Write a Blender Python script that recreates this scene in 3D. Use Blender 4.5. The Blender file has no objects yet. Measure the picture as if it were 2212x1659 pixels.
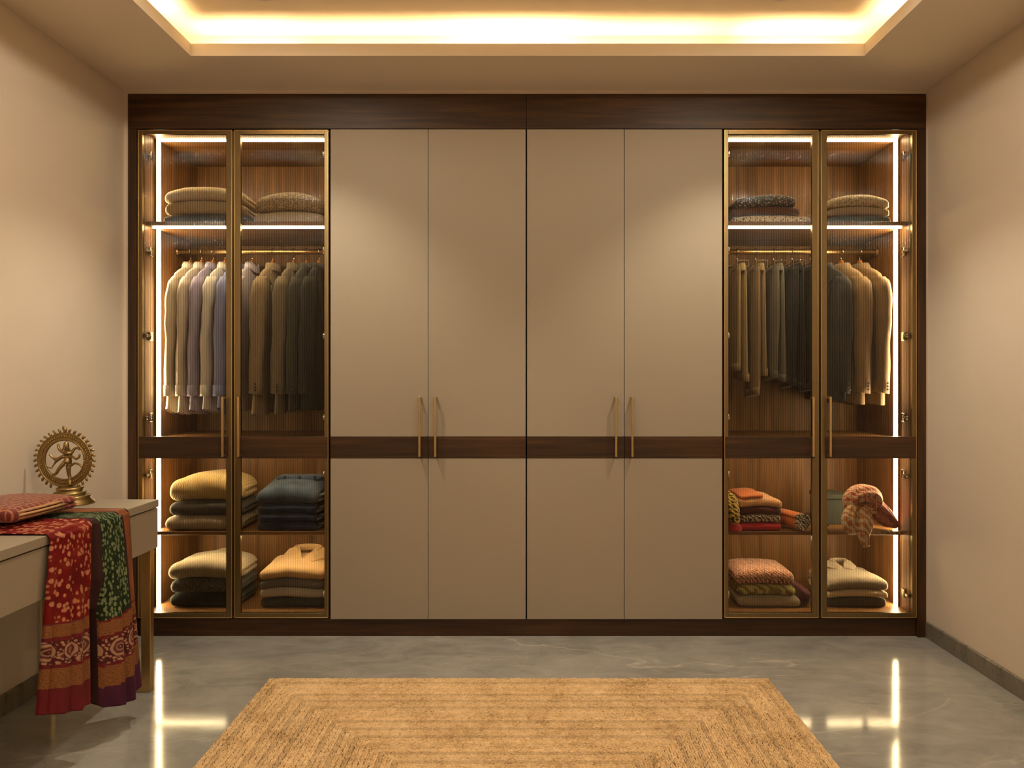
import bpy, bmesh, math, random
import numpy as np
from mathutils import Vector, Matrix
random.seed(7); rng = np.random.default_rng(7)
PI = math.pi
C = bpy.context.scene.collection
sc = bpy.context.scene

# ------------------------------------------------------------------ camera, world, lights, exposure
D = 3.5; F = 1519.0; CX, CY = 1140.0, 820.0; EYE = 1.281
cam = bpy.data.cameras.new('camera'); cam.sensor_width = 36.0; cam.lens = 36.0 * F / 2212.0
cam.shift_x = (1106.0 - CX) / 2212.0; cam.shift_y = (CY - 829.5) / 2212.0
camo = bpy.data.objects.new('camera', cam); C.objects.link(camo)
camo.location = (0, -D, EYE); camo.rotation_euler = (PI / 2, 0, 0); cam.clip_start = 0.05
sc.camera = camo
sc.view_settings.view_transform = 'Standard'; sc.view_settings.look = 'None'
sc.view_settings.gamma = 1.0; sc.view_settings.use_curve_mapping = False
sc.view_settings.exposure = -0.12
sc.cycles.use_denoising = True
sc.cycles.caustics_reflective = False; sc.cycles.caustics_refractive = False
sc.cycles.sample_clamp_indirect = 4.0
sc.cycles.transparent_max_bounces = 16
w = bpy.data.worlds.new('room_world'); sc.world = w; w.use_nodes = True
w.node_tree.nodes['Background'].inputs[0].default_value = (1.0, 0.8, 0.55, 1)
w.node_tree.nodes['Background'].inputs[1].default_value = 0.05

WARM = (1.0, 0.90, 0.70); COVE = (1.0, 0.79, 0.40); LEDC = (1.0, 0.82, 0.50)
ROOM_L, ROOM_R, ROOM_F, ZC = -2.01, 1.990, -5.4, 2.721
ZT = 2.868                                  # upper ceiling of the recess
OX0, OX1, OY0, OY1 = -1.499, 1.497, -4.9, -0.372   # opening in the lower ceiling

def area(loc, rot, sx, sy, power, col):
    l = bpy.data.lights.new('cove_light', 'AREA'); l.shape = 'RECTANGLE'; l.size = sx; l.size_y = sy
    l.energy = power; l.color = col
    o = bpy.data.objects.new('cove_light', l); C.objects.link(o); o.location = loc; o.rotation_euler = rot; return o
def spot(loc, power, ang, blend, col=WARM, aim=None, radius=0.03):
    l = bpy.data.lights.new('downlight_beam', 'SPOT'); l.energy = power; l.color = col
    l.spot_size = math.radians(ang); l.spot_blend = blend; l.shadow_soft_size = radius
    o = bpy.data.objects.new('downlight_beam', l); C.objects.link(o); o.location = loc
    if aim: o.rotation_euler = (Vector(aim) - Vector(loc)).to_track_quat('-Z', 'Y').to_euler()
    return o
K_COVE = 0.6
ZL = ZC + 0.012
# lamps lying on the ledge of the recess, shining up and towards its walls
for (x, sx, p) in ((-1.25, 0.45, 5.0), (-0.62, 0.7, 4.5), (-0.05, 0.55, 7.5), (0.55, 0.6, 3.2), (1.22, 0.5, 5.5)):
    area((x, OY1 + 0.055, ZL), (PI, 0, 0), sx, 0.05, p * K_COVE, COVE)
for s, x in ((-1, OX0 - 0.055), (1, OX1 + 0.055)):
    for (yy, ll, p) in ((-0.75, 0.6, 6.0), (-1.6, 0.9, 6.0), (-2.8, 1.2, 9.0), (-4.1, 1.2, 9.0)):
        area((x, yy, ZL), (PI, 0, 0), 0.05, ll, p * K_COVE, COVE)
area((0, OY0 - 0.055, ZL), (PI, 0, 0), 2.8, 0.05, 14 * K_COVE, COVE)
DOWN = [(-1.09, -0.61), (1.05, -0.61)]
for (x, y) in DOWN:
    spot((x, y, ZT - 0.03), 84, 98, 0.6, radius=0.02)
for (x, y, p) in ((-1.15, -1.45, 17), (1.15, -1.45, 17), (-1.15, -2.6, 29), (1.15, -2.6, 29), (-1.15, -3.9, 38), (1.15, -3.9, 38)):
    spot((x, y, ZT - 0.03), p, 176, 0.15)

# ------------------------------------------------------------------ mesh helpers
def P(px, py, y):
    return ((px - CX) / F * (D + y), y, EYE - (py - CY) / F * (D + y))
def X(px, y=0.0): return (px - CX) / F * (D + y)
def Z(py, y=0.0): return EYE - (py - CY) / F * (D + y)

class M:
    """collects vertices, faces, material slots"""
    def __init__(s): s.v = []; s.f = []; s.m = []; s.n = 0; s.smooth = []
    def add(s, v, f, mi=0, smooth=True):
        v = np.asarray(v, float); s.v.append(v)
        for q in f: s.f.append(tuple(int(i) + s.n for i in q)); s.m.append(mi); s.smooth.append(smooth)
        s.n += len(v); return s
    def bm(s, b, mi=0, smooth=False):
        b.verts.ensure_lookup_table(); b.verts.index_update()
        r = s.add([tuple(v.co) for v in b.verts], [[v.index for v in f.verts] for f in b.faces], mi, smooth); b.free(); return r
    def box(s, x0, x1, y0, y1, z0, z1, bev=0.0, mi=0, seg=1):
        b = bmesh.new(); bmesh.ops.create_cube(b, size=1.0)
        for v in b.verts:
            v.co = ((x0 + x1) / 2 + v.co.x * (x1 - x0), (y0 + y1) / 2 + v.co.y * (y1 - y0), (z0 + z1) / 2 + v.co.z * (z1 - z0))
        if bev > 0: bmesh.ops.bevel(b, geom=b.edges[:], offset=bev, segments=seg, affect='EDGES', profile=0.5)
        return s.bm(b, mi)
    def loft(s, rings, closed=True, cap=True, mi=0, smooth=True):
        rings = [np.asarray(r, float) for r in rings]; n = len(rings[0]); k = len(rings); f = []
        for i in range(k - 1):
            for j in range(n if closed else n - 1):
                a = i * n + j; b = i * n + (j + 1) % n
                f.append((a, b, b + n, a + n))
        v = np.concatenate(rings)
        if cap and closed:
            f.append(tuple(range(n - 1, -1, -1))); f.append(tuple((k - 1) * n + j for j in range(n)))
        return s.add(v, f, mi, smooth)
    def tube(s, path, rad, n=8, mi=0, up=(0, 0, 1), ell=(1, 1), cap=True):
        path = [Vector(p) for p in path]
        if not hasattr(rad, '__len__'): rad = [rad] * len(path)
        rings = []; U = Vector(up)
        for i, p in enumerate(path):
            t = (path[min(i + 1, len(path) - 1)] - path[max(i - 1, 0)]).normalized()
            a = U - t * U.dot(t)
            if a.length < 1e-4: a = Vector((1, 0, 0)) - t * t.x
            a.normalize(); U = a; b = t.cross(a)
            rings.append([tuple(p + (a * math.cos(2 * PI * j / n) * ell[0] + b * math.sin(2 * PI * j / n) * ell[1]) * rad[i]) for j in range(n)])
        return s.loft(rings, True, cap, mi)
    def lathe(s, prof, n=32, c=(0, 0, 0), mi=0):
        rings = [[(c[0] + r * math.cos(2 * PI * j / n), c[1] + r * math.sin(2 * PI * j / n), c[2] + z) for j in range(n)] for r, z in prof]
        return s.loft(rings, True, True, mi)
    def build(s, name, mats, parent=None, loc=None, world=True):
        """vertices are in world space (or in the parent's space with world=False)"""
        me = bpy.data.meshes.new(name); v = np.concatenate(s.v)
        o = bpy.data.objects.new(name, me)
        if loc is not None: v = v - np.array(loc)
        if parent is not None and world:
            off = np.zeros(3); q = parent
            while q is not None: off += np.array(q.location); q = q.parent
            v = v - off
        me.from_pydata(v.tolist(), [], s.f)
        if not isinstance(mats, (list, tuple)): mats = [mats]
        for m in mats: me.materials.append(m)
        me.polygons.foreach_set('use_smooth', s.smooth); me.polygons.foreach_set('material_index', s.m); me.update()
        C.objects.link(o)
        if loc is not None: o.location = loc
        if parent is not None: o.parent = parent
        return o

def tag(o, label=None, cat=None, group=None, kind=None):
    if label: o['label'] = label
    if cat: o['category'] = cat
    if group: o['group'] = group
    if kind: o['kind'] = kind
    return o
def thing(name, label, cat, loc, group=None, rotz=0.0):
    o = bpy.data.objects.new(name, None); C.objects.link(o); o.location = loc; o.rotation_euler = (0, 0, rotz)
    o.empty_display_size = 0.05
    return tag(o, label, cat, group)
def struct(name, m, mat, parent=None):
    o = m.build(name, mat, parent)
    if parent is None: o['kind'] = 'structure'
    return o
def pathlerp(pts, k):
    """smooth Catmull-Rom through points"""
    pts = [np.array(p, float) for p in pts]; out = []
    q = [2 * pts[0] - pts[1]] + pts + [2 * pts[-1] - pts[-2]]
    for i in range(1, len(q) - 2):
        for j in range(k):
            t = j / k; a, b, c, d = q[i - 1], q[i], q[i + 1], q[i + 2]
            out.append(0.5 * (2 * b + (c - a) * t + (2 * a - 5 * b + 4 * c - d) * t * t + (3 * b - a - 3 * c + d) * t ** 3))
    out.append(pts[-1]); return out

# ------------------------------------------------------------------ materials
def lin(c):
    return tuple((x / 12.92 if x <= 0.04045 else ((x + 0.055) / 1.055) ** 2.4) for x in c)
def S(r, g, b): return lin((r / 255, g / 255, b / 255))
class NT:
    def __init__(s, name):
        s.mat = bpy.data.materials.new(name); s.mat.use_nodes = True; s.t = s.mat.node_tree
        s.bsdf = s.t.nodes['Principled BSDF']; s.out = s.t.nodes['Material Output']
    def n(s, typ, **kw):
        q = s.t.nodes.new(typ)
        for k, v in kw.items():
            if k.startswith('i_'): q.inputs[k[2:].replace('_', ' ')].default_value = v
            else: setattr(q, k, v)
        return q
    def l(s, a, b): s.t.links.new(a, b)
    def coords(s, scale=(1, 1, 1), kind='Object', rot=(0, 0, 0)):
        tc = s.n('ShaderNodeTexCoord'); mp = s.n('ShaderNodeMapping'); s.l(tc.outputs[kind], mp.inputs['Vector'])
        mp.inputs['Scale'].default_value = scale; mp.inputs['Rotation'].default_value = rot
        return mp.outputs['Vector']
    def noise(s, vec, scale, detail=3, rough=0.5, dist=0.0):
        q = s.n('ShaderNodeTexNoise'); s.l(vec, q.inputs['Vector']); q.inputs['Scale'].default_value = scale
        q.inputs['Detail'].default_value = detail; q.inputs['Roughness'].default_value = rough; q.inputs['Distortion'].default_value = dist
        return q.outputs['Fac']
    def ramp(s, fac, stops, interp='LINEAR'):
        q = s.n('ShaderNodeValToRGB'); e = q.color_ramp.elements; q.color_ramp.interpolation = interp
        while len(e) < len(stops): e.new(0.5)
        for i, (p, c) in enumerate(stops):
            e[i].position = p; e[i].color = (*c, 1) if len(c) == 3 else c
        s.l(fac, q.inputs[0]); return q.outputs['Color']
    def mix(s, fac, a, b):
        q = s.n('ShaderNodeMix', data_type='RGBA')
        for sock, val in ((q.inputs[0], fac), (q.inputs[6], a), (q.inputs[7], b)):
            if isinstance(val, (int, float)): sock.default_value = val
            elif isinstance(val, tuple): sock.default_value = (*val[:3], 1)
            else: s.l(val, sock)
        return q.outputs[2]
    def math(s, op, a, b=None):
        q = s.n('ShaderNodeMath', operation=op)
        for i, val in enumerate((a, b)):
            if val is None: continue
            if isinstance(val, (int, float)): q.inputs[i].default_value = val
            else: s.l(val, q.inputs[i])
        return q.outputs[0]
    def bump(s, h, strength=0.3, dist=0.01):
        q = s.n('ShaderNodeBump'); q.inputs['Strength'].default_value = strength; q.inputs['Distance'].default_value = dist
        s.l(h, q.inputs['Height']); s.l(q.outputs[0], s.bsdf.inputs['Normal'])
    def col(s, c):
        if isinstance(c, tuple): s.bsdf.inputs['Base Color'].default_value = (*c, 1)
        else: s.l(c, s.bsdf.inputs['Base Color'])
    def p(s, rough=0.5, metal=0.0, spec=0.5, **kw):
        i = s.bsdf.inputs; i['Roughness'].default_value = rough; i['Metallic'].default_value = metal; i['Specular IOR Level'].default_value = spec
        for k, v in kw.items(): i[k.replace('_', ' ')].default_value = v
        return s

def plain(name, c, rough=0.5, metal=0.0, spec=0.5, var=0.06, scale=6.0, bump=0.0, bscale=200.0):
    m = NT(name); v = m.coords()
    nz = m.noise(v, scale, 3)
    m.col(m.ramp(nz, [(0.3, tuple(x * (1 - var) for x in c)), (0.7, tuple(min(1, x * (1 + var)) for x in c))]))
    if bump: m.bump(m.noise(v, bscale, 2), bump, 0.002)
    m.p(rough, metal, spec); return m.mat
def wood(name, dark, mid, light, axis='X', rough=0.42, spec=0.4, grain=1.0):
    m = NT(name)
    sc_ = {'X': (0.9, 14, 14), 'Z': (14, 14, 0.9), 'Y': (14, 0.9, 14)}[axis]
    fine = {'X': (3, 110, 110), 'Z': (110, 110, 3), 'Y': (110, 3, 110)}[axis]
    v = m.coords(sc_); a = m.noise(v, 1.6 * grain, 4, 0.55, 0.8)
    b = m.noise(m.coords(fine), 1.0, 2, 0.5)
    h = m.math('ADD', m.math('MULTIPLY', a, 0.72), m.math('MULTIPLY', b, 0.28))
    m.col(m.ramp(h, [(0.32, dark), (0.5, mid), (0.68, light)]))
    m.bump(b, 0.08, 0.001); m.p(rough, 0, spec); return m.mat
def fabric(name, c, c2=None, pat='plain', scale=60.0, amt=0.5, rough=0.92):
    m = NT(name); v = m.coords()
    soft = m.noise(v, 9, 3)
    c = tuple(c); c2 = tuple(c2) if c2 else tuple(x * 0.72 for x in c)
    fine = m.noise(v, 420, 2)
    if pat == 'plain':
        col = m.ramp(soft, [(0.3, tuple(x * 0.9 for x in c)), (0.7, tuple(min(1, x * 1.06) for x in c))]); hgt = fine; bs, bd = 0.25, 0.002
    elif pat == 'knit':
        wv = m.n('ShaderNodeTexWave', wave_type='BANDS', bands_direction='X'); m.l(v, wv.inputs['Vector'])
        wv.inputs['Scale'].default_value = scale; wv.inputs['Distortion'].default_value = 1.2; wv.inputs['Detail Scale'].default_value = 3
        nz = m.noise(v, 260, 2)
        hgt = m.math('ADD', m.math('MULTIPLY', wv.outputs['Fac'], 0.6), m.math('MULTIPLY', nz, 0.6))
        col = m.ramp(hgt, [(0.25, c2), (0.7, c)]); bs, bd = 0.6, 0.004
    elif pat == 'melange':
        nz = m.noise(v, scale * 4, 2, 0.6); col = m.ramp(nz, [(0.38, c2), (0.62, c)]); hgt = nz; bs, bd = 0.5, 0.003
    elif pat == 'speckle':
        vo = m.n('ShaderNodeTexVoronoi'); m.l(v, vo.inputs['Vector']); vo.inputs['Scale'].default_value = scale
        col = m.ramp(vo.outputs['Distance'], [(amt * 0.8, c2), (amt, c)]); hgt = vo.outputs['Distance']; bs, bd = 0.3, 0.002
    elif pat == 'print':
        wv = m.n('ShaderNodeTexWave', wave_type='BANDS', bands_direction='DIAGONAL'); m.l(v, wv.inputs['Vector'])
        wv.inputs['Scale'].default_value = scale; wv.inputs['Distortion'].default_value = 6; wv.inputs['Detail Scale'].default_value = 2.5
        nz = m.noise(v, 40, 2)
        k = m.math('ADD', m.math('MULTIPLY', wv.outputs['Fac'], 0.7), m.math('MULTIPLY', nz, 0.4))
        col = m.ramp(k, [(0.32, c2), (0.5, tuple((a + b) / 2 for a, b in zip(c, c2))), (0.62, c)]); hgt = fine; bs, bd = 0.2, 0.002
    elif pat == 'denim':
        nz = m.noise(m.coords((1, 1, 1), rot=(0, 0.7, 0)), 300, 2)
        k = m.math('ADD', m.math('MULTIPLY', soft, 0.75), m.math('MULTIPLY', nz, 0.25))
        col = m.ramp(k, [(0.38, c), (0.66, c2)]); hgt = nz; bs, bd = 0.3, 0.002
    m.col(col); m.bump(hgt, bs, bd)
    m.p(rough, 0, 0.25, Sheen_Weight=0.15); return m.mat
def emit(name, c, strength):
    m = NT(name); e = m.n('ShaderNodeEmission'); e.inputs[0].default_value = (*c, 1); e.inputs[1].default_value = strength
    m.l(e.outputs[0], m.out.inputs[0]); return m.mat
def metal(name, c, rough=0.3):
    m = NT(name); v = m.coords((60, 60, 4)); m.col(m.ramp(m.noise(v, 4, 2), [(0.3, tuple(x * 0.88 for x in c)), (0.7, c)]))
    m.p(rough, 1.0, 0.5); return m.mat
def fluted_glass(name, tint, edge, lo, hi):
    m = NT(name)
    lw = m.n('ShaderNodeLayerWeight'); lw.inputs['Blend'].default_value = 0.5
    tr = m.n('ShaderNodeBsdfTransparent'); m.l(m.ramp(lw.outputs['Facing'], [(lo, tint), (hi, edge)]), tr.inputs[0])
    gl = m.n('ShaderNodeBsdfGlossy'); gl.inputs['Roughness'].default_value = 0.06; gl.inputs[0].default_value = (1, 1, 1, 1)
    fr = m.n('ShaderNodeFresnel'); fr.inputs[0].default_value = 1.28
    mx = m.n('ShaderNodeMixShader'); m.l(fr.outputs[0], mx.inputs[0]); m.l(tr.outputs[0], mx.inputs[1]); m.l(gl.outputs[0], mx.inputs[2])
    m.l(mx.outputs[0], m.out.inputs[0]); return m.mat

paint = plain('wall_paint', (0.67, 0.555, 0.445), 0.85, 0, 0.2, 0.03, 2.0, 0.05, 120)
paint_c = plain('ceiling_paint', (0.80, 0.69, 0.57), 0.9, 0, 0.15, 0.02, 2.0)
beige = plain('beige_laminate', (0.305, 0.247, 0.182), 0.5, 0, 0.35, 0.02, 1.5)
walnut = wood('walnut_across', S(36, 21, 9), S(58, 35, 15), S(80, 51, 25), 'X')
walnut_v = wood('walnut_upright', S(36, 21, 9), S(58, 35, 15), S(78, 49, 24), 'Z')
oak_v = wood('oak_upright', S(92, 60, 30), S(122, 84, 46), S(146, 104, 60), 'Z', 0.45, 0.3)
oak_x = wood('oak_across', S(94, 62, 32), S(122, 84, 46), S(144, 102, 60), 'X', 0.4, 0.35)
bronze = metal('bronze_frame', (0.26, 0.188, 0.092), 0.36)
gold = metal('brushed_gold', (0.66, 0.47, 0.22), 0.3)
brass = metal('aged_brass', (0.34, 0.235, 0.095), 0.35)
chrome = metal('chrome', (0.72, 0.66, 0.58), 0.2)
dark_gap = plain('dark_seam', (0.02, 0.012, 0.008), 0.8)
led = emit('led_glow', LEDC, 64.0)
lamp = emit('lamp_glow', (1.0, 0.85, 0.7), 6.0)
glass_up = fluted_glass('fluted_glass_clearer', (0.985, 0.975, 0.95), (0.72, 0.67, 0.58), 0.02, 0.26)
glass_low = fluted_glass('fluted_glass_lower', (0.985, 0.975, 0.95), (0.80, 0.76, 0.68), 0.0, 0.2)
pine = wood('hanger_wood', S(168, 96, 30), S(205, 128, 46), S(226, 150, 64), 'Y', 0.35)

def marble(name, base, lo, hi, rough):
    m = NT(name); v = m.coords()
    cl = m.noise(v, 1.7, 6, 0.62, 0.9); cl2 = m.noise(m.coords((1, 2.2, 1), rot=(0, 0, 0.5)), 3.2, 5, 0.65, 1.4)
    k = m.math('ADD', m.math('MULTIPLY', cl, 0.5), m.math('MULTIPLY', cl2, 0.5))
    c = m.ramp(k, [(0.36, lo), (0.5, base), (0.66, hi)])
    vv = m.noise(m.coords((0.55, 1.6, 1), rot=(0, 0, 0.42)), 1.1, 5, 0.5, 0.7)
    d = m.math('ABSOLUTE', m.math('SUBTRACT', vv, 0.5))
    vein = m.ramp(d, [(0.0, (1, 1, 1)), (0.006, (0, 0, 0))])
    v2 = m.noise(m.coords((1.1, 2.6, 1), rot=(0, 0, -0.35)), 1.9, 4, 0.5, 0.9)
    d2 = m.math('ABSOLUTE', m.math('SUBTRACT', v2, 0.47))
    vein2 = m.ramp(d2, [(0.0, (0.5, 0.5, 0.5)), (0.006, (0, 0, 0))])
    gate = m.ramp(m.noise(v, 1.3, 2), [(0.42, (0, 0, 0)), (0.6, (1, 1, 1))])
    f = m.math('MULTIPLY', m.math('MAXIMUM', vein, vein2), gate)
    m.col(m.mix(m.math('MULTIPLY', f, 0.55), c, (0.62, 0.53, 0.42)))
    m.l(m.ramp(cl2, [(0.3, (rough * 0.8,) * 3), (0.7, (rough * 1.2,) * 3)]), m.bsdf.inputs['Roughness'])
    m.bsdf.inputs['Specular IOR Level'].default_value = 0.45; return m.mat
marble_f = marble('grey_marble', (0.30, 0.28, 0.25), (0.225, 0.208, 0.182), (0.375, 0.345, 0.305), 0.10)
marble_s = marble('grey_marble_skirting', (0.17, 0.145, 0.11), (0.13, 0.11, 0.085), (0.21, 0.18, 0.14), 0.3)

# ------------------------------------------------------------------ room shell
T = 0.1
struct('floor', M().box(ROOM_L - T, ROOM_R + T, ROOM_F - T, 0.75, -0.1, 0.0), marble_f)
struct('wall_left', M().box(ROOM_L - T, ROOM_L, ROOM_F, 0.75, 0, ZC + 0.05), paint)
struct('wall_right', M().box(ROOM_R, ROOM_R + T, ROOM_F, 0.75, 0, ZC + 0.05), paint)
struct('wall_front', M().box(ROOM_L - T, ROOM_R + T, ROOM_F - T, ROOM_F, 0, ZC + 0.05), paint)
# recess wall around the wardrobe: header, two cheeks, back
WX0, WX1, WZ1 = X(278), X(1999), Z(204)
m = M(); m.box(ROOM_L, ROOM_R, 0.0, 0.75, WZ1 + 0.001, ZC); m.box(ROOM_L, WX0 - 0.001, 0.0, 0.64, 0, WZ1 + 0.001)
m.box(WX1 + 0.0005, ROOM_R, 0.0, 0.64, 0, WZ1 + 0.001); m.box(ROOM_L, ROOM_R, 0.64, 0.75, 0, WZ1 + 0.001)
struct('wall_back', m, paint)
# lower ceiling: a frame with an opening whose edge stands up as a lip hiding the lamps
LIP = 0.055; LW = 0.02; LEDGE = 0.115
m = M()
m.box(ROOM_L, ROOM_R, OY1 + LEDGE, 0.75, ZC, ZC + 0.3); m.box(ROOM_L, ROOM_R, ROOM_F, OY0 - LEDGE, ZC, ZC + 0.3)
m.box(ROOM_L, OX0 - LEDGE, OY0 - LEDGE, OY1 + LEDGE, ZC, ZC + 0.3); m.box(OX1 + LEDGE, ROOM_R, OY0 - LEDGE, OY1 + LEDGE, ZC, ZC + 0.3)
m.box(OX0 - LEDGE, OX1 + LEDGE, OY1 + LW, OY1 + LEDGE, ZC, ZC + 0.008); m.box(OX0 - LEDGE, OX1 + LEDGE, OY0 - LEDGE, OY0 - LW, ZC, ZC + 0.008)
m.box(OX0 - LEDGE, OX0 - LW, OY0 - LW, OY1 + LW, ZC, ZC + 0.008); m.box(OX1 + LW, OX1 + LEDGE, OY0 - LW, OY1 + LW, ZC, ZC + 0.008)
m.box(OX0 - LEDGE, OX1 + LEDGE, OY0 - LEDGE, OY1 + LEDGE, ZT, ZT + 0.1)
struct('ceiling', m, paint_c)
m = M(); e = 0.0
m.box(OX0 - LW, OX1 + LW, OY1, OY1 + LW, ZC, ZC + LIP); m.box(OX0 - LW, OX1 + LW, OY0 - LW, OY0, ZC, ZC + LIP)
m.box(OX0 - LW, OX0, OY0, OY1, ZC, ZC + LIP); m.box(OX1, OX1 + LW, OY0, OY1, ZC, ZC + LIP)
struct('trim_1', m, paint_c)
BH = 0.078
struct('baseboard_right', M().box(ROOM_R - 0.014, ROOM_R, ROOM_F, -0.002, 0, BH, 0.002), marble_s)
struct('baseboard_left', M().box(ROOM_L, ROOM_L + 0.014, ROOM_F, -0.002, 0, BH, 0.002), marble_s)
for i, (x, y) in enumerate(DOWN):
    t = thing('ceiling_downlight', 'round recessed ceiling downlight near the %s end of the cove, cut off by the frame' % ('left', 'right')[i], 'light', (x, y, ZT))
    M().lathe([(0.03, 0), (0.048, 0), (0.048, -0.006), (0.042, -0.01), (0.034, -0.006), (0.03, 0)], 24, (x, y, ZT)).build('trim_ring', plain('lamp_ring', (0.7, 0.66, 0.6), 0.4), t)
    M().lathe([(0.001, -0.001), (0.03, -0.001), (0.03, -0.003), (0.001, -0.003)], 24, (x, y, ZT)).build('lamp_lens', lamp, t)

# ------------------------------------------------------------------ wardrobe surround
YF = -0.004                                           # front face of the doors
t = thing('wardrobe_surround', 'dark walnut surround of the built-in wardrobe: top board, side panels, plinth', 'wardrobe frame', (0, 0.3, 0))
XM = X(1137)
zt0 = Z(279)
M().box(WX0, XM - 0.0008, -0.008, 0.62, zt0, WZ1, 0.0012).build('top_board', walnut, t)
M().box(XM + 0.0008, WX1, -0.008, 0.62, zt0, WZ1, 0.0012).build('top_board', walnut, t)
M().box(WX0, X(296.5), -0.008, 0.62, 0, zt0 - 0.0005, 0.0012).build('side_panel', walnut_v, t)
M().box(X(1981), WX1, -0.008, 0.62, 0, zt0 - 0.0005, 0.0012).build('side_panel', walnut_v, t)
M().box(X(297) , X(1980.5), 0.012, 0.62, 0, Z(1338), 0.001).build('plinth', walnut, t)

def handle(parent, px, y_front, label=None):
    x = X(px, -0.035); z1, z0 = Z(857, -0.035), Z(987, -0.035); hw = 0.0055
    m = M(); yb = y_front - 0.036
    m.box(x - hw, x + hw, yb, yb + 0.010, z0, z1, 0.0015)
    for z in (z1 - 0.006, z0 + 0.006):
        m.box(x - hw * 0.9, x + hw * 0.9, yb + 0.008, y_front + 0.001, z - 0.005, z + 0.005, 0.001)
    return m.build('handle', gold, parent)

DT = 0.020                                            # door thickness
ZB1, ZB0 = Z(943), Z(990)                             # walnut band
# closed pairs
def closed_pair(xs, hx, label):
    x0, x1, x2 = xs
    t = thing('closed_wardrobe', label, 'wardrobe', (X((x0 + x2) / 2), 0.3, Z(1338)), 'beige double-door wardrobe units')
    # carcass behind the doors
    c = M(); a, b = X(x0) + 0.001, X(x2) - 0.001; z0, z1 = Z(1337), Z(280)
    c.box(a, a + 0.018, YF + DT + 0.002, 0.6, z0, z1); c.box(b - 0.018, b, YF + DT + 0.002, 0.6, z0, z1)
    c.box(a + 0.018, b - 0.018, YF + DT + 0.002, 0.6, z0, z0 + 0.018); c.box(a + 0.018, b - 0.018, YF + DT + 0.002, 0.6, z1 - 0.018, z1)
    c.box(a + 0.018, b - 0.018, 0.585, 0.6, z0 + 0.018, z1 - 0.018)
    c.build('carcass', walnut_v, t)
    for (l, r, h) in ((x0, x1, hx[0]), (x1, x2, hx[1])):
        g = 0.0012
        d = M(); a, b = X(l) + g, X(r) - g
        d.box(a, b, YF, YF + DT, z0, ZB0 - 0.0006, 0.0008)
        d.box(a, b, YF, YF + DT, ZB1 + 0.0006, z1, 0.0008)
        do = d.build('door', beige, t, loc=None)
        M().box(a, b, YF - 0.0005, YF + DT, ZB0, ZB1, 0.0006).build('walnut_band', walnut, do)
        handle(do, h, YF)
    return t
closed_pair((714, 925, 1136), (906, 940), 'beige two-door wardrobe left of the centre seam, walnut band across, gold bar handles')
closed_pair((1138, 1348.5, 1560), (1331, 1366), 'beige two-door wardrobe right of the centre seam, walnut band across, gold bar handles')

# glazed units
YI = 0.024                                            # front of the inside
YBK = 0.585
Z_TOP, Z_BOT = Z(288, 0.03), Z(1322, 0.03)
YSL = 0.085
ZS_UP, ZS_LO, ZS_MID = Z(478, 0.03), Z(1148, YSL), 0.985
YROD = 0.345; ZROD = Z(544, YROD)
def pane(x0, x1, z0, z1, amp, y):
    pitch = 0.0118; n = max(4, int(round((x1 - x0) / pitch))); k = 8
    xs = np.linspace(x0, x1, n * k + 1); ph = (xs - x0) / (x1 - x0) * n * 2 * PI
    yf = y - amp * (1 - np.cos(ph)) / 2 * 2
    v = []; f = []; N = len(xs)
    for z in (z0, z1):
        for xx, yy in zip(xs, yf): v.append((xx, yy, z))
    for z in (z0, z1):
        for xx in (x0, x1): v.append((xx, y + 0.003, z))
    for i in range(N - 1): f.append((i, i + 1, N + i + 1, N + i))
    b = 2 * N
    f.append((b + 1, b, b + 2, b + 3))
    return M().add(v, f, 0, True)
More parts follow.
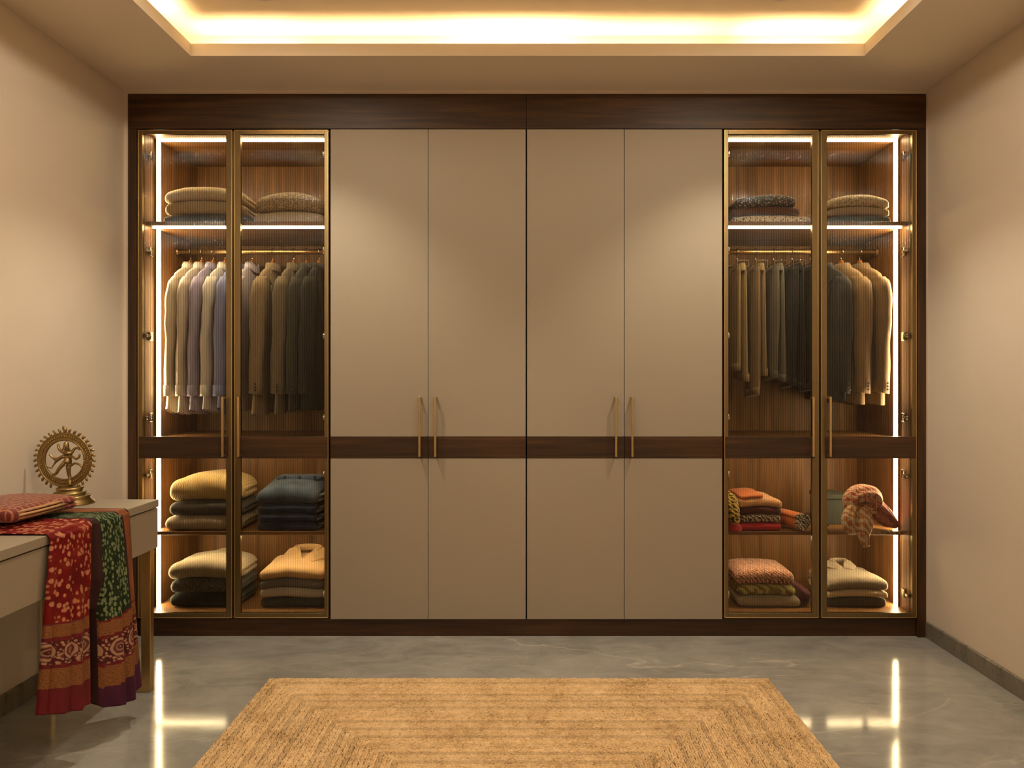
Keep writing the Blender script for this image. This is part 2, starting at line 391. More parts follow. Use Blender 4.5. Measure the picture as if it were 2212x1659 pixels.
def glass_unit(side, doors, outer_px, inner_px, hx, label):
    sgn = -1 if side == 'left' else 1
    x0p, x1p = (outer_px, inner_px) if side == 'left' else (inner_px, outer_px)
    xa, xb = X(x0p), X(x1p)
    t = thing('glass_wardrobe', label, 'wardrobe', ((xa + xb) / 2, 0.3, Z(1338)), 'lit glass-front wardrobe units')
    th = 0.02
    la, lb = xa + 0.001, xb - 0.001                   # outer faces
    ia, ib = la + th, lb - th                         # inner faces
    sp = []
    for (a, b) in ((la, ia), (ib, lb)):
        sp.append(M().box(a, b, YI, 0.61, Z(1337), zt0 - 0.001, 0.0006).build('side_panel', oak_v, t))
    M().box(ia, ib, YBK, 0.61, Z(1337), zt0 - 0.001).build('back_panel', oak_v, t)
    tp = M().box(ia, ib, YI, YBK, Z_TOP, zt0 - 0.001, 0.0006).build('top_panel', oak_x, t)
    M().box(ia, ib, YI, YBK, Z(1337), Z_BOT, 0.0006).build('bottom_panel', oak_x, t)
    sh = M().box(ia, ib, YI + 0.01, YBK, ZS_UP - 0.02, ZS_UP, 0.001).build('shelf', oak_x, t)
    sm_ = M().box(ia, ib, YI + 0.01, YBK, ZS_MID - 0.02, ZS_MID, 0.001).build('shelf', oak_x, t)
    sl_ = M().box(ia, ib, YSL, YBK, ZS_LO - 0.018, ZS_LO, 0.001).build('shelf', oak_x, t)
    # light strips: one under the top, one under the upper shelf, upright ones on the outer side
    M().box(ia + 0.012, ib - 0.012, 0.125, 0.136, Z_TOP - 0.006, Z_TOP, 0.001).build('led_strip', led, t)
    M().box(ia + 0.012, ib - 0.012, 0.072, 0.083, ZS_UP - 0.026, ZS_UP - 0.02, 0.001).build('led_strip', led, sh)
    M().box(ia + 0.012, ib - 0.012, 0.072, 0.083, ZS_MID - 0.026, ZS_MID - 0.02, 0.001).build('led_strip', led, sm_)
    M().box(ia + 0.012, ib - 0.012, 0.115, 0.127, ZS_LO - 0.024, ZS_LO - 0.018, 0.001).build('led_strip', led, sl_)
    xs = ia if side == 'left' else ib
    for (z0, z1) in ((ZS_UP + 0.001, Z_TOP - 0.001), (ZS_MID + 0.001, ZS_UP - 0.021), (ZS_LO + 0.001, ZS_MID - 0.021), (Z_BOT + 0.001, ZS_LO - 0.019)):
        q = sorted((xs, xs - sgn * 0.010))
        ch = M().box(q[0], q[1], 0.116, 0.158, z0, z1)
        q2 = sorted((xs - sgn * 0.010, xs - sgn * 0.0115)); ch.box(q2[0], q2[1], 0.118, 0.156, z0, z1, 0, 1)
        ch.build('led_strip', [bronze, led], t)
    # hanging rod with end sockets
    rod = M(); rod.tube([(ia + 0.004, YROD, ZROD), (ib - 0.004, YROD, ZROD)], 0.0115, 16, ell=(1.25, 0.8))
    ro = rod.build('hanging_rod', gold, t)
    for x in (ia, ib):
        s2 = 1 if x == ia else -1
        M().tube([(x, YROD, ZROD), (x + s2 * 0.012, YROD, ZROD)], 0.021, 16).build('rod_socket', gold, ro)
    xc = (X(doors[0][1]) + X(doors[1][0])) / 2
    M().box(xc - 0.016, xc + 0.016, YF + DT + 0.001, YI + 0.008, Z(1337) + 0.001, Z_TOP + 0.006, 0.001).build('centre_stile', bronze, t)
    # doors
    for j, (l, r) in enumerate(doors):
        a, b = X(l), X(r); z0, z1 = Z(1334), Z(281.5); fw = 0.021 if True else 0
        st_o = X(l + 9) - a; st_i = 0.030
        so, si = (st_o, st_i) if j == 0 else (st_i, st_o)
        d = M()
        for (p, q) in ((a, a + so), (b - si, b)):
            d.box(p, q, YF, YF + DT, z0, z1, 0.001)
        d.box(a + so, b - si, YF, YF + DT, z1 - 0.020, z1, 0.001); d.box(a + so, b - si, YF, YF + DT, z0, z0 + 0.024, 0.001)
        # thin raised outer bead
        w_ = 0.0035
        bd_ = M()
        for bx in ((a, a + w_, z0, z1), (b - w_, b, z0, z1), (a + w_, b - w_, z1 - w_, z1), (a + w_, b - w_, z0, z0 + w_)):
            bd_.box(bx[0], bx[1], YF - 0.003, YF - 0.0002, bx[2], bx[3], 0.0006)
        do = d.build('door', bronze, t); bd_.build('edge_bead', gold, do)
        bx0 = a + (0.0 if j == 0 else si * 0 + so * 0.5); bx1 = b - (si * 0.5 if j == 0 else 0.0)
        M().box(bx0 + 0.004, bx1 - 0.004, YF - 0.002, YF + DT - 0.002, ZB0, ZB1, 0.001).build('walnut_band', walnut, do)
        pane(a + so - 0.002, b - si + 0.002, ZB1 + 0.001, z1 - 0.019, 0.0016, YF + 0.012).build('glass_pane', glass_up, do)
        pane(a + so - 0.002, b - si + 0.002, z0 + 0.023, ZB0 - 0.001, 0.0009, YF + 0.012).build('glass_pane', glass_low, do)
        handle(do, hx[j], YF)
        hs = -1 if j == 0 else 1
        hxw = ia if j == 0 else ib
        for hy in (335, 542, 726, 902, 1025, 1283):
            h = M(); zc = Z(hy, 0.05); s2 = 1 if j == 0 else -1
            q = sorted((hxw, hxw + s2 * 0.010)); h.box(q[0], q[1], 0.055, 0.085, zc - 0.022, zc + 0.022, 0.002)
            q = sorted((hxw + s2 * 0.002, hxw + s2 * 0.016)); h.box(q[0], q[1], YF + DT, 0.062, zc - 0.008, zc + 0.008, 0.002)
            h.tube([(hxw + s2 * 0.016, 0.045, zc - 0.016), (hxw + s2 * 0.016, 0.045, zc + 0.016)], 0.005, 8)
            h.build('hinge', chrome, do)
    return t
glass_unit('left', ((299, 502), (507, 710)), 298, 711, (480.5, 515), 'left glass-front wardrobe, fluted bronze-framed doors, light strips, shirts and folded knits inside')
glass_unit('right', ((1564, 1767), (1773, 1979)), 1979.5, 1562.5, (1757, 1794), 'right glass-front wardrobe, fluted bronze-framed doors, light strips, trousers and scarves inside')

# ------------------------------------------------------------------ hanging clothes
def wob(v, a, f, seed):
    r = np.random.default_rng(seed); out = np.zeros(len(v))
    for _ in range(4):
        k = r.normal(size=3) * f; out += np.sin(v @ k + r.uniform(0, 6.28))
    return a * out / 2
def ellipse(cx, cy, z, rx, ry, n=36, pw=0.75):
    a = np.linspace(0, 2 * PI, n, endpoint=False); c, s_ = np.cos(a), np.sin(a)
    return np.stack([cx + rx * np.sign(c) * np.abs(c) ** pw, cy + ry * np.sign(s_) * np.abs(s_) ** pw, np.full(n, z)], 1)
def hanger(px, label, y=YROD, clip=False):
    x = X(px, y); t = thing('hanger', label, 'hanger', (x, y, ZROD), 'hangers on the rods')
    hk = [(0, 0.012 * math.cos(a), 0.004 + 0.0165 * math.sin(a) - 0.003) for a in np.linspace(-0.9, PI * 1.05, 12)]
    hk = [(0, -0.0165 * math.cos(a), 0.0165 * math.sin(a)) for a in np.linspace(-0.3, PI, 12)][::-1]
    hk = [(0, 0.0175 * math.cos(a), 0.0175 * math.sin(a)) for a in np.linspace(PI + 0.5, -0.2, 14)] + [(0, 0.010, -0.02), (0, 0, -0.032), (0, 0, -0.048 if not clip else -0.06)]
    M().tube(hk, 0.0026 if clip else 0.002, 8, up=(1, 0, 0)).build('hook', chrome, t, world=False)
    m = M()
    if not clip:
        path = pathlerp([(0, -0.118, -0.148), (0, -0.085, -0.131), (0, -0.045, -0.112), (0, 0, -0.100), (0, 0.045, -0.112), (0, 0.085, -0.131), (0, 0.118, -0.148)], 4)
        n = len(path); rad = [0.0075 + 0.006 * math.exp(-((i - n / 2) / 4.0) ** 2) for i in range(n)]
        m.tube(path, rad, 10, up=(0, 0, 1), ell=(1.0, 0.62)); m.loft([ellipse(0, 0, z, rx, ry, 20) for z, rx, ry in ((-0.046, 0.005, 0.010), (-0.050, 0.007, 0.015), (-0.075, 0.008, 0.026), (-0.100, 0.0075, 0.032))]); m.build('hanger_bar', pine, t, world=False)
    else:
        m.tube([(0, -0.118, -0.064), (0, -0.02, -0.064), (0, 0, -0.058), (0, 0.02, -0.064), (0, 0.118, -0.064)], 0.0035, 8)
        m.build('hanger_bar', chrome, t, world=False)
        for yy in (-0.095, 0.095):
            k = M(); k.box(-0.032, 0.032, yy - 0.010, yy + 0.010, -0.066, -0.060, 0.002); k.box(-0.032, -0.029, yy - 0.010, yy + 0.010, -0.105, -0.061, 0.001); k.box(0.029, 0.032, yy - 0.010, yy + 0.010, -0.105, -0.061, 0.001); k.build('clip', chrome, t, world=False)
    return t
def garment(px, mat, name, label, length=0.79, tx=0.026, sl=0.62, lean=0.0, sleeve=(0.032, 0.05), seed=0, kind='shirt', trim=None, hang_label=None, cat='shirt', group='clothes on the left rod', face=1, dark=None, rot=0.0):
    hg = hanger(px, hang_label); hg.rotation_euler = (0, 0, rot)
    y = YROD; x = X(px, y); zn = -0.082
    t = thing(name, label, cat, (x, y, ZROD), group, rot)
    r = np.random.default_rng(seed + 11)
    jk = kind == 'jacket'
    lv = [(0.0, 0.048, 0.9), (-0.012, 0.072, 1.0), (-0.035, 0.125, 1.05), (-0.06, 0.165, 1.05), (-0.085, 0.180, 1.0)]
    zz = np.linspace(-0.11, -length, 24)
    ws = [(z, 0.180 + 0.012 * ((-z - 0.1) / length) - (0.012 if jk else 0) * math.exp(-((z + 0.4) / 0.15) ** 2), 1.0 + 0.25 * (-z / length)) for z in zz]
    rings = []; tx = tx * 0.72
    for (z, wy, k) in lv + ws:
        e = ellipse(lean * (-z), 0, zn + z, tx * k, wy, 44)
        dep = min(1, max(0, (-z - 0.08) / 0.25))
        fold = np.sin(e[:, 1] * 55 + seed) * 0.0035 + np.sin(e[:, 1] * 31 + z * 4 + seed * 2) * 0.003
        e[:, 0] += fold * dep
        e[:, 2] += (np.sin(e[:, 1] * 22 + seed) * 0.008 * dep if z < -length * 0.9 else 0)
        if not jk and z <= -length * 0.93: e[:, 2] += 0.035 * (np.abs(e[:, 1]) / 0.2) ** 2 * ((-z / length - 0.93) / 0.07)
        rings.append(e)
    b = M(); b.loft(rings, cap=False); b.build('body', mat, t, world=False)
    for s_ in (-1, 1):
        pts = [(0, s_ * 0.160, zn - 0.075), (lean * 0.1, s_ * 0.184, zn - 0.13), (lean * 0.25, s_ * 0.190, zn - 0.27), (lean * 0.42, s_ * 0.188, zn - 0.42), (lean * 0.6, s_ * 0.182 , zn - sl)]
        path = pathlerp(pts, 7); n = len(path)
        rr = []
        for i, p in enumerate(path):
            u = i / (n - 1)
            kx = min(sleeve[0], 0.030 if not jk else 0.046) * (0.75 + 0.35 * min(1, u * 3)) * (1.0 - 0.16 * u); ky = min(sleeve[1], 0.05) * (1 - 0.32 * u) * (0.75 + 0.25 * min(1, u * 4))
            e = ellipse(p[0], p[1], p[2], kx, ky, 20, 0.9)
            e[:, 0] += 0.003 * np.sin(e[:, 1] * 60 + u * 9 + seed) + 0.002 * np.sin(u * 26 + seed)
            e[:, 2] += 0.006 * np.sin(np.arctan2(e[:, 1] - p[1], e[:, 0] - p[0]) + u * 5) - (0.03 * (1 - u) ** 6) * 0
            rr.append(e)
        so = M().loft(rr).build('sleeve', mat, t, world=False)
        p = path[-1]
        if not jk:
            cr = [ellipse(p[0], p[1], p[2] + dz, min(sleeve[0], 0.030) * k, sleeve[1] * k * 0.82, 20, 0.9) for dz, k in ((0.045, 0.9), (0.045, 0.98), (0.0, 0.96), (-0.012, 0.95), (-0.012, 0.8))]
            M().loft(cr).build('cuff', trim or mat, so, world=False)
        elif s_ < 0:
            for q in range(3):
                M().lathe([(0.0005, 0), (0.006, 0), (0.006, 0.003), (0.0005, 0.003)], 10).build('button', dark or walnut, so, world=False).matrix_local = \
                    Matrix.Translation((p[0] + 0.010, p[1] - sleeve[1] * 0.62, p[2] + 0.018 + 0.016 * q)) @ Matrix.Rotation(PI / 2, 4, 'X')
    # collar
    if not jk:
        cr = []
        for (dz, kx, ky) in ((-0.012, 0.038, 0.064), (0.014, 0.030, 0.052), (0.020, 0.031, 0.053), (0.002, 0.042, 0.070), (-0.018, 0.046, 0.078), (-0.019, 0.043, 0.074)):
            e = ellipse(lean * 0.03, 0, zn + dz, min(kx, tx + 0.014), ky, 28, 0.9)
            e[:, 2] -= (0.020 * np.clip(e[:, 0] * face / 0.03, 0, 1) ** 2) * (1 if dz < 0.01 else 0.3)
            cr.append(e)
        M().loft(cr, cap=False).build('collar', trim or mat, t, world=False)
    else:
        cr = []
        for (dz, kx, ky) in ((-0.02, 0.036, 0.070), (0.010, 0.028, 0.056), (0.014, 0.031, 0.060), (-0.02, 0.042, 0.080), (-0.028, 0.041, 0.080)):
            cr.append(ellipse(0, 0, zn + dz, min(kx, tx + 0.012), ky, 28, 0.9))
        M().loft(cr, cap=False).build('collar', trim or mat, t, world=False)
        # lapels on the facing side, from the collar down to the first button
        for s_ in (-1, 1):
            f0 = face * (tx + 0.004)
            v = [(f0 * 0.75, s_ * 0.055, zn - 0.01), (f0 * 1.02, s_ * 0.105, zn - 0.085), (f0 * 1.12, s_ * 0.088, zn - 0.11), (f0 * 1.12, s_ * 0.105, zn - 0.125), (f0 * 1.12, s_ * 0.012, zn - 0.34), (f0 * 0.95, s_ * 0.028, zn - 0.10)]
            vv = v + [(q[0] - face * 0.004, q[1], q[2]) for q in v]
            fc = [(0, 1, 5), (1, 2, 5), (2, 3, 4), (2, 4, 5), (6, 11, 7), (7, 11, 8), (8, 10, 9), (8, 11, 10)] + [(i, i + 6, (i + 1) % 6 + 6, (i + 1) % 6) for i in range(6)]
            M().add(vv, fc, 0, False).build('lapel', trim or mat, t, world=False)
    return t
cream = fabric('cream_cotton', (0.80, 0.70, 0.54)); cream2 = fabric('ivory_cotton', (0.74, 0.65, 0.55)); white = fabric('white_cotton', (0.80, 0.74, 0.66))
lav = fabric('lavender_cotton', (0.42, 0.38, 0.56)); blue = fabric('blue_cotton', (0.31, 0.34, 0.62)); plav = fabric('pale_lavender', (0.62, 0.57, 0.68))
tanj = fabric('beige_tweed', (0.36, 0.265, 0.16), pat='melange', c2=(0.28, 0.2, 0.115)); taupe = fabric('taupe_wool', (0.22, 0.175, 0.115), pat='melange', c2=(0.17, 0.13, 0.085))
oliv = fabric('dark_olive_wool', (0.055, 0.052, 0.042)); char = fabric('charcoal_wool', (0.028, 0.026, 0.022))
G = garment
G(412, cream, 'shirt', 'cream shirt hanging nearest the left light strip', 0.80, 0.022, 0.69, -0.04, (0.023, 0.048), 1, hang_label='wooden hanger carrying the cream shirt nearest the left light strip')
G(436, cream2, 'shirt', 'ivory shirt between the cream shirt and the lavender shirt', 0.81, 0.022, 0.69, -0.04, (0.024, 0.048), 2, hang_label='wooden hanger carrying the ivory shirt')
G(461, lav, 'shirt', 'lavender shirt hanging third from the left light strip', 0.80, 0.022, 0.69, -0.04, (0.026, 0.048), 3, hang_label='wooden hanger carrying the lavender shirt')
G(487, white, 'shirt', 'off-white shirt hanging just left of the blue shirt', 0.80, 0.022, 0.69, -0.04, (0.026, 0.048), 4, hang_label='wooden hanger carrying the off-white shirt')
G(515, blue, 'shirt', 'blue shirt hanging just left of the bronze door stiles', 0.80, 0.026, 0.69, -0.04, (0.036, 0.052), 5, hang_label='wooden hanger carrying the blue shirt, behind the door stiles')
G(545, plav, 'shirt', 'pale lilac shirt hanging just right of the bronze door stiles', 0.78, 0.022, 0.69, -0.04, (0.03, 0.05), 6, hang_label='wooden hanger carrying the pale lilac shirt')
G(590, tanj, 'jacket', 'beige tweed jacket with brown cuff buttons, left rod', 0.80, 0.028, 0.69, -0.04, (0.038, 0.055), 7, 'jacket', hang_label='wooden hanger carrying the beige tweed jacket', cat='jacket')
G(635, taupe, 'jacket', 'taupe wool jacket between the beige tweed and dark olive jackets', 0.79, 0.026, 0.69, -0.04, (0.036, 0.055), 8, 'jacket', hang_label='wooden hanger carrying the taupe jacket', cat='jacket')
G(663, oliv, 'jacket', 'dark olive jacket just left of the near-black jacket', 0.78, 0.022, 0.69, -0.04, (0.028, 0.05), 9, 'jacket', hang_label='wooden hanger carrying the dark olive jacket', cat='jacket')
G(690, char, 'jacket', 'near-black jacket at the right end of the left rod', 0.78, 0.024, 0.69, -0.04, (0.032, 0.052), 10, 'jacket', hang_label='wooden hanger carrying the near-black jacket', cat='jacket')
navy = fabric('navy_wool', (0.055, 0.052, 0.055)); camel = fabric('camel_wool', (0.31, 0.20, 0.10), pat='melange', c2=(0.26, 0.16, 0.078)); camel2 = fabric('brown_wool', (0.235, 0.145, 0.064), pat='melange', c2=(0.195, 0.118, 0.052))
GR = 'clothes on the right rod'
G(1780, navy, 'jacket', 'dark navy jacket just right of the bronze stiles, right rod', 0.72, 0.024, 0.685, 0.0, (0.03, 0.05), 21, 'jacket', hang_label='wooden hanger carrying the dark navy jacket', cat='jacket', group=GR, face=-1, rot=0.16)
G(1817, camel, 'jacket', 'camel jacket with notched lapels beside the dark navy jacket', 0.74, 0.050, 0.685, 0.0, (0.046, 0.06), 22, 'jacket', hang_label='wooden hanger carrying the camel jacket', cat='jacket', group=GR, face=-1, rot=0.16)
G(1857, camel2, 'jacket', 'brown jacket nearest the right light strip', 0.75, 0.046, 0.685, 0.0, (0.040, 0.06), 23, 'jacket', hang_label='wooden hanger carrying the brown jacket', cat='jacket', group=GR, face=-1, rot=0.16)

def trousers(px, mat, label, hl, half=0.019, length=(0.57, 0.60), depth=0.115, seed=0, spread=1.6):
    hanger(px, hl, clip=True)
    x = X(px, YROD); t = thing('trousers', label, 'trousers', (x, YROD, ZROD), GR)
    zt = -0.095
    # waist folded flat in the clips, two legs hanging below it
    for s_, L in ((-1, length[0]), (1, length[1])):
        rings = []
        for z in np.linspace(0, -L, 22):
            u = -z / L
            w2 = half * (0.28 + 0.15 * spread * u ** 0.7); dp = depth * (1 - 0.14 * u) 
            c = s_ * w2 * 1.02
            e = ellipse(c, 0.008 * math.sin(u * 3 + seed), zt + z, w2, dp, 32, 0.8)
            e[:, 0] += s_ * 0.004 * np.sin(e[:, 1] * 48 + seed + 2 * u) * min(1, u * 2)
            e[:, 2] += 0.01 * (e[:, 1] / dp) * s_ * u + 0.004 * np.sin(e[:, 1] * 40 + seed) * u
            rings.append(e)
        lo = M().loft(rings).build('leg', mat, t, world=False)
        e0 = [ellipse(s_ * w2 * 1.02, 0.008 * math.sin(3 + seed), zt - L + dz, w2 * k, dp * k, 32, 0.8) for dz, k in ((0.035, 0.98), (0.035, 1.03), (-0.004, 1.03), (-0.004, 0.9))]
        for e in e0: e[:, 2] += 0.01 * (e[:, 1] / dp) * s_
        M().loft(e0).build('hem', mat, lo, world=False)
    wb = M(); wb.loft([ellipse(0, 0, zt + dz, half * k, depth * 1.01, 32, 0.8) for dz, k in ((0.016, 0.40), (0.012, 0.55), (-0.02, 0.62), (-0.024, 0.5))])
    wb.build('waistband', mat, t, world=False)
kh = fabric('khaki_twill', (0.34, 0.25, 0.115)); tn = fabric('tan_twill', (0.30, 0.205, 0.105)); gy = fabric('grey_twill', (0.17, 0.15, 0.115)); bk = fabric('black_wool', (0.022, 0.022, 0.024)); bk2 = fabric('soft_black_wool', (0.04, 0.038, 0.036))
trousers(1592, kh, 'khaki trousers at the left end of the right rod', 'chrome clip hanger carrying the khaki trousers', 0.045, (0.56, 0.60), seed=1)
trousers(1632, tn, 'tan trousers between the khaki and the grey trousers', 'chrome clip hanger carrying the tan trousers', 0.041, (0.69, 0.57), seed=2)
trousers(1671, gy, 'grey trousers hanging left of the black trousers', 'chrome clip hanger carrying the grey trousers', 0.042, (0.60, 0.60), seed=3)
trousers(1711, bk, 'black trousers hanging just right of the grey trousers', 'chrome clip hanger carrying the black trousers', 0.045, (0.64, 0.64), seed=4)
trousers(1751, bk2, 'charcoal trousers hanging right next to the bronze stiles', 'chrome clip hanger carrying the charcoal trousers', 0.036, (0.66, 0.66), seed=5)

# ------------------------------------------------------------------ folded clothes
def folded_mesh(w, d, h, dome_b, dome_t, layers=2, groove=0.010, seed=0, nz=0.003, tilt=0.0, crn=0.03, slope=0.0, hwc=None, xoff=0.0, yoff=0.0, zseed=0):
    hwc = hwc or w / 2
    r = h * 0.49; hw, hd, hh = w / 2, d / 2, h / 2
    def ax(half, nm, ne=6):
        if half <= r * 1.02: return np.linspace(-half, half, 2 * ne + 1)
        e = half - r * np.sin(np.linspace(0, PI / 2, ne)) ** 1.0
        a = np.sort(np.unique(np.round(np.concatenate([-half + r * (1 - np.cos(np.linspace(0, PI / 2, ne))), np.linspace(-half + r, half - r, nm), half - r * (1 - np.cos(np.linspace(0, PI / 2, ne)))]), 6)))
        return a
    xs, ys, zs = ax(hw, 22), ax(hd, 12), np.linspace(-hh, hh, 15)
    nx, ny, nz_ = len(xs), len(ys), len(zs); idx = {}; v = []; f = []
    def g(i, j, k):
        q = (i, j, k)
        if q not in idx: idx[q] = len(v); v.append((xs[i], ys[j], zs[k]))
        return idx[q]
    for k, rev in ((0, True), (nz_ - 1, False)):
        for i in range(nx - 1):
            for j in range(ny - 1):
                q = (g(i, j, k), g(i + 1, j, k), g(i + 1, j + 1, k), g(i, j + 1, k)); f.append(q[::-1] if rev else q)
    for j, rev in ((0, False), (ny - 1, True)):
        for i in range(nx - 1):
            for k in range(nz_ - 1):
                q = (g(i, j, k), g(i + 1, j, k), g(i + 1, j, k + 1), g(i, j, k + 1)); f.append(q[::-1] if rev else q)
    for i, rev in ((0, True), (nx - 1, False)):
        for j in range(ny - 1):
            for k in range(nz_ - 1):
                q = (g(i, j, k), g(i, j + 1, k), g(i, j + 1, k + 1), g(i, j, k + 1)); f.append(q[::-1] if rev else q)
    v = np.array(v)
    inner = np.stack([np.clip(v[:, 0], -hw + r, hw - r), np.clip(v[:, 1], -hd + r, hd - r), np.clip(v[:, 2], -hh + r, hh - r)], 1)
    dv = v - inner; ln = np.linalg.norm(dv, axis=1); ok = ln > 1e-9
    o = v.copy(); o[ok] = inner[ok] + dv[ok] / ln[ok, None] * r
    # round the plan corners
    ex = np.clip((np.abs(o[:, 0]) - (hw - crn)) / crn, 0, 1); ey = np.clip((np.abs(o[:, 1]) - (hd - crn)) / crn, 0, 1)
    pull = np.clip(np.sqrt(ex ** 2 + ey ** 2) - 1, 0, 1) * 0.5
    o[:, 0] -= np.sign(o[:, 0]) * pull * crn * ex; o[:, 1] -= np.sign(o[:, 1]) * pull * crn * ey
    # grooves between the layers, on the sides and the back
    side = np.clip((np.abs(o[:, 0]) - (hw - r * 1.1)) / (r * 0.7), 0, 1); backf = np.clip((o[:, 1] + hd * 0.75) / (hd * 0.5), 0, 1)
    for q in range(1, layers):
        z0 = -hh + h * q / layers; gq = np.exp(-((o[:, 2] - z0) / (h / layers * 0.16)) ** 2)
        o[:, 0] -= np.sign(o[:, 0]) * groove * gq * side * backf
    zf = (o[:, 2] + hh) / h; prof = np.clip(1 - np.abs((o[:, 0] + xoff) / hwc) ** 2.0, 0, 1)
    prof2 = prof * (1 - 0.35 * np.clip(np.abs(o[:, 1]) / 0.2, 0, 1) ** 2)
    z = o[:, 2] + hh
    z += prof2 * (dome_b + (dome_t - dome_b) * zf) 
    z += slope * (o[:, 1] / d + 0.5) * zf
    o[:, 2] = z
    o[:, 0] += wob(o, nz, 26, seed) * 0.8; o[:, 1] += wob(o, nz, 24, seed + 1); gr_ = np.stack([o[:, 0] + xoff, o[:, 1], 0 * z], 1); o[:, 2] += wob(gr_, 0.002, 22, zseed) if zseed else 0
    return o, f
def fold_item(x, y, z, w, d, h, db, dt, mat, name, label, cat, group, **kw):
    o, f = folded_mesh(w, d, h, db, dt, **kw)
    t = M().add(o, f).build(name, mat, None)
    t.location = (x, y, z); return tag(t, label, cat, group)
def stack(px0, px1, zs, items, group, yf=0.095, depth=0.27, seed=0):
    """items bottom first: (h, mat, name, label, cat, widen, shift, dome, opts)"""
    xa, xb = X(px0, yf), X(px1, yf); z = zs + 0.0005; db = 0.0; out = []
    for i, it in enumerate(items):
        h, mat, name, label, cat, wd, sh, dm = it[:8]; opt = it[8] if len(it) > 8 else {}
        w_ = (xb - xa) * wd
        out.append(fold_item((xa + xb) / 2 + sh, yf + depth / 2 + opt.get('dy', 0), z, w_, depth * opt.get('kd', 1), h, db, dm, mat, name, label, cat, group, seed=seed + i * 5,
                  hwc=(xb - xa) / 2, xoff=sh, zseed=seed + 900 if i else 0, layers=opt.get('layers', 2), groove=opt.get('groove', 0.010), slope=opt.get('slope', 0.0), nz=opt.get('nz', 0.003)))
        z += h + (0.0042 if i == 0 else 0.0012); db = dm
    return out, z, db
c_knit = fabric('cream_knit', (0.60, 0.46, 0.27), (0.45, 0.33, 0.18), 'knit', 40); t_knit = fabric('tan_knit', (0.50, 0.385, 0.24), (0.38, 0.28, 0.165), 'knit', 40)
dk = fabric('dark_brown_cloth', (0.05, 0.038, 0.022)); tp = fabric('taupe_boucle', (0.42, 0.31, 0.18), (0.23, 0.165, 0.09), 'speckle', 110, 0.55); bg = fabric('beige_cloth', (0.36, 0.27, 0.165))
stack(347, 527, ZS_UP, [
    (0.040, dk, 'folded_cloth', 'dark brown folded cloth at the bottom of the upper-left stack', 'cloth', 1.0, 0.0, 0.014),
    (0.056, t_knit, 'folded_sweater', 'tan knit sweater in the middle of the upper-left stack', 'sweater', 0.96, 0.005, 0.03),
    (0.060, c_knit, 'folded_sweater', 'cream knit sweater on top of the upper-left stack', 'sweater', 0.95, 0.0, 0.042)], 'folded clothes on the top left shelf', seed=1)
stack(546, 699, ZS_UP, [
    (0.052, bg, 'folded_cloth', 'plain beige cloth under the speckled taupe sweater', 'cloth', 1.03, -0.002, 0.02),
    (0.072, tp, 'folded_sweater', 'speckled taupe sweater folded on the beige cloth, top left shelf', 'sweater', 0.98, 0.0, 0.048)], 'folded clothes on the top left shelf', seed=2)
mus = fabric('mustard_knit', (0.58, 0.40, 0.16), (0.44, 0.29, 0.10), 'knit', 34); chk = fabric('charcoal_knit', (0.10, 0.088, 0.072), (0.045, 0.04, 0.034), 'melange', 60); oat = fabric('oatmeal_knit', (0.44, 0.34, 0.23), (0.31, 0.235, 0.15), 'knit', 40)
stack(355, 522, ZS_LO, [
    (0.066, oat, 'folded_sweater', 'oatmeal knit sweater under the charcoal one, lower left shelf', 'sweater', 1.02, -0.004, 0.01),
    (0.070, chk, 'folded_sweater', 'charcoal knit sweater under the mustard sweater', 'sweater', 0.96, 0.006, 0.014),
    (0.098, mus, 'folded_sweater', 'mustard knit sweater on top of the charcoal sweater', 'sweater', 0.98, 0.002, 0.05, {'groove': 0.016})], 'folded knits on the lower left shelf', seed=3)
jn = fabric('dark_denim', (0.012, 0.019, 0.045), (0.028, 0.042, 0.085), 'denim'); jl = fabric('faded_denim', (0.030, 0.048, 0.082), (0.10, 0.135, 0.185), 'denim')
jedge = fabric('pale_denim_edge', (0.26, 0.27, 0.28), (0.09, 0.11, 0.15), 'melange', 40)
js, zj, dj = stack(552, 682, ZS_LO, [
    (0.040, jn, 'folded_jeans', 'dark blue jeans at the bottom of the jeans stack', 'jeans', 1.0, 0.0, 0.003, {'nz': 0.002, 'layers': 3}),
    (0.038, jn, 'folded_jeans', 'dark blue jeans second from the bottom of the jeans stack', 'jeans', 0.99, 0.003, 0.006, {'nz': 0.002, 'layers': 3}),
    (0.046, jn, 'folded_jeans', 'dark blue jeans just under the faded jeans', 'jeans', 1.0, 0.0, 0.008, {'nz': 0.002, 'layers': 3}),
    (0.066, jl, 'folded_jeans', 'faded blue jeans on top of the jeans stack', 'jeans', 1.03, 0.002, 0.024, {'slope': 0.04, 'layers': 3})], 'jeans on the lower left shelf', depth=0.27, seed=4)
for j_, zz in zip(js, (0.034, 0.034, 0.038, 0.06)):     # pale worn hems at the right end, waistband at the back
    m = M()
    for q in range(2):
        xr = 0.158 if q else 0.150
        m.tube(pathlerp([(xr, -0.11 + 0.03 * q, zz * (0.3 + 0.4 * q)), (xr + 0.012, -0.02, zz * (0.32 + 0.4 * q)), (xr + 0.008, 0.08, zz * (0.3 + 0.45 * q))], 5), 0.008, 8, ell=(0.9, 1.4))
    m.build('worn_hem', jedge, j_, world=False)
m = M(); m.box(-0.11, 0.13, 0.03, 0.13, 0.105, 0.126, 0.008, seg=2); m.build('waistband', jl, js[3], world=False)
m = M()
for q in range(3): m.box(-0.07 + 0.08 * q, -0.055 + 0.08 * q, 0.024, 0.032, 0.098, 0.129, 0.002)
m.build('belt_loop', jn, js[3], world=False)
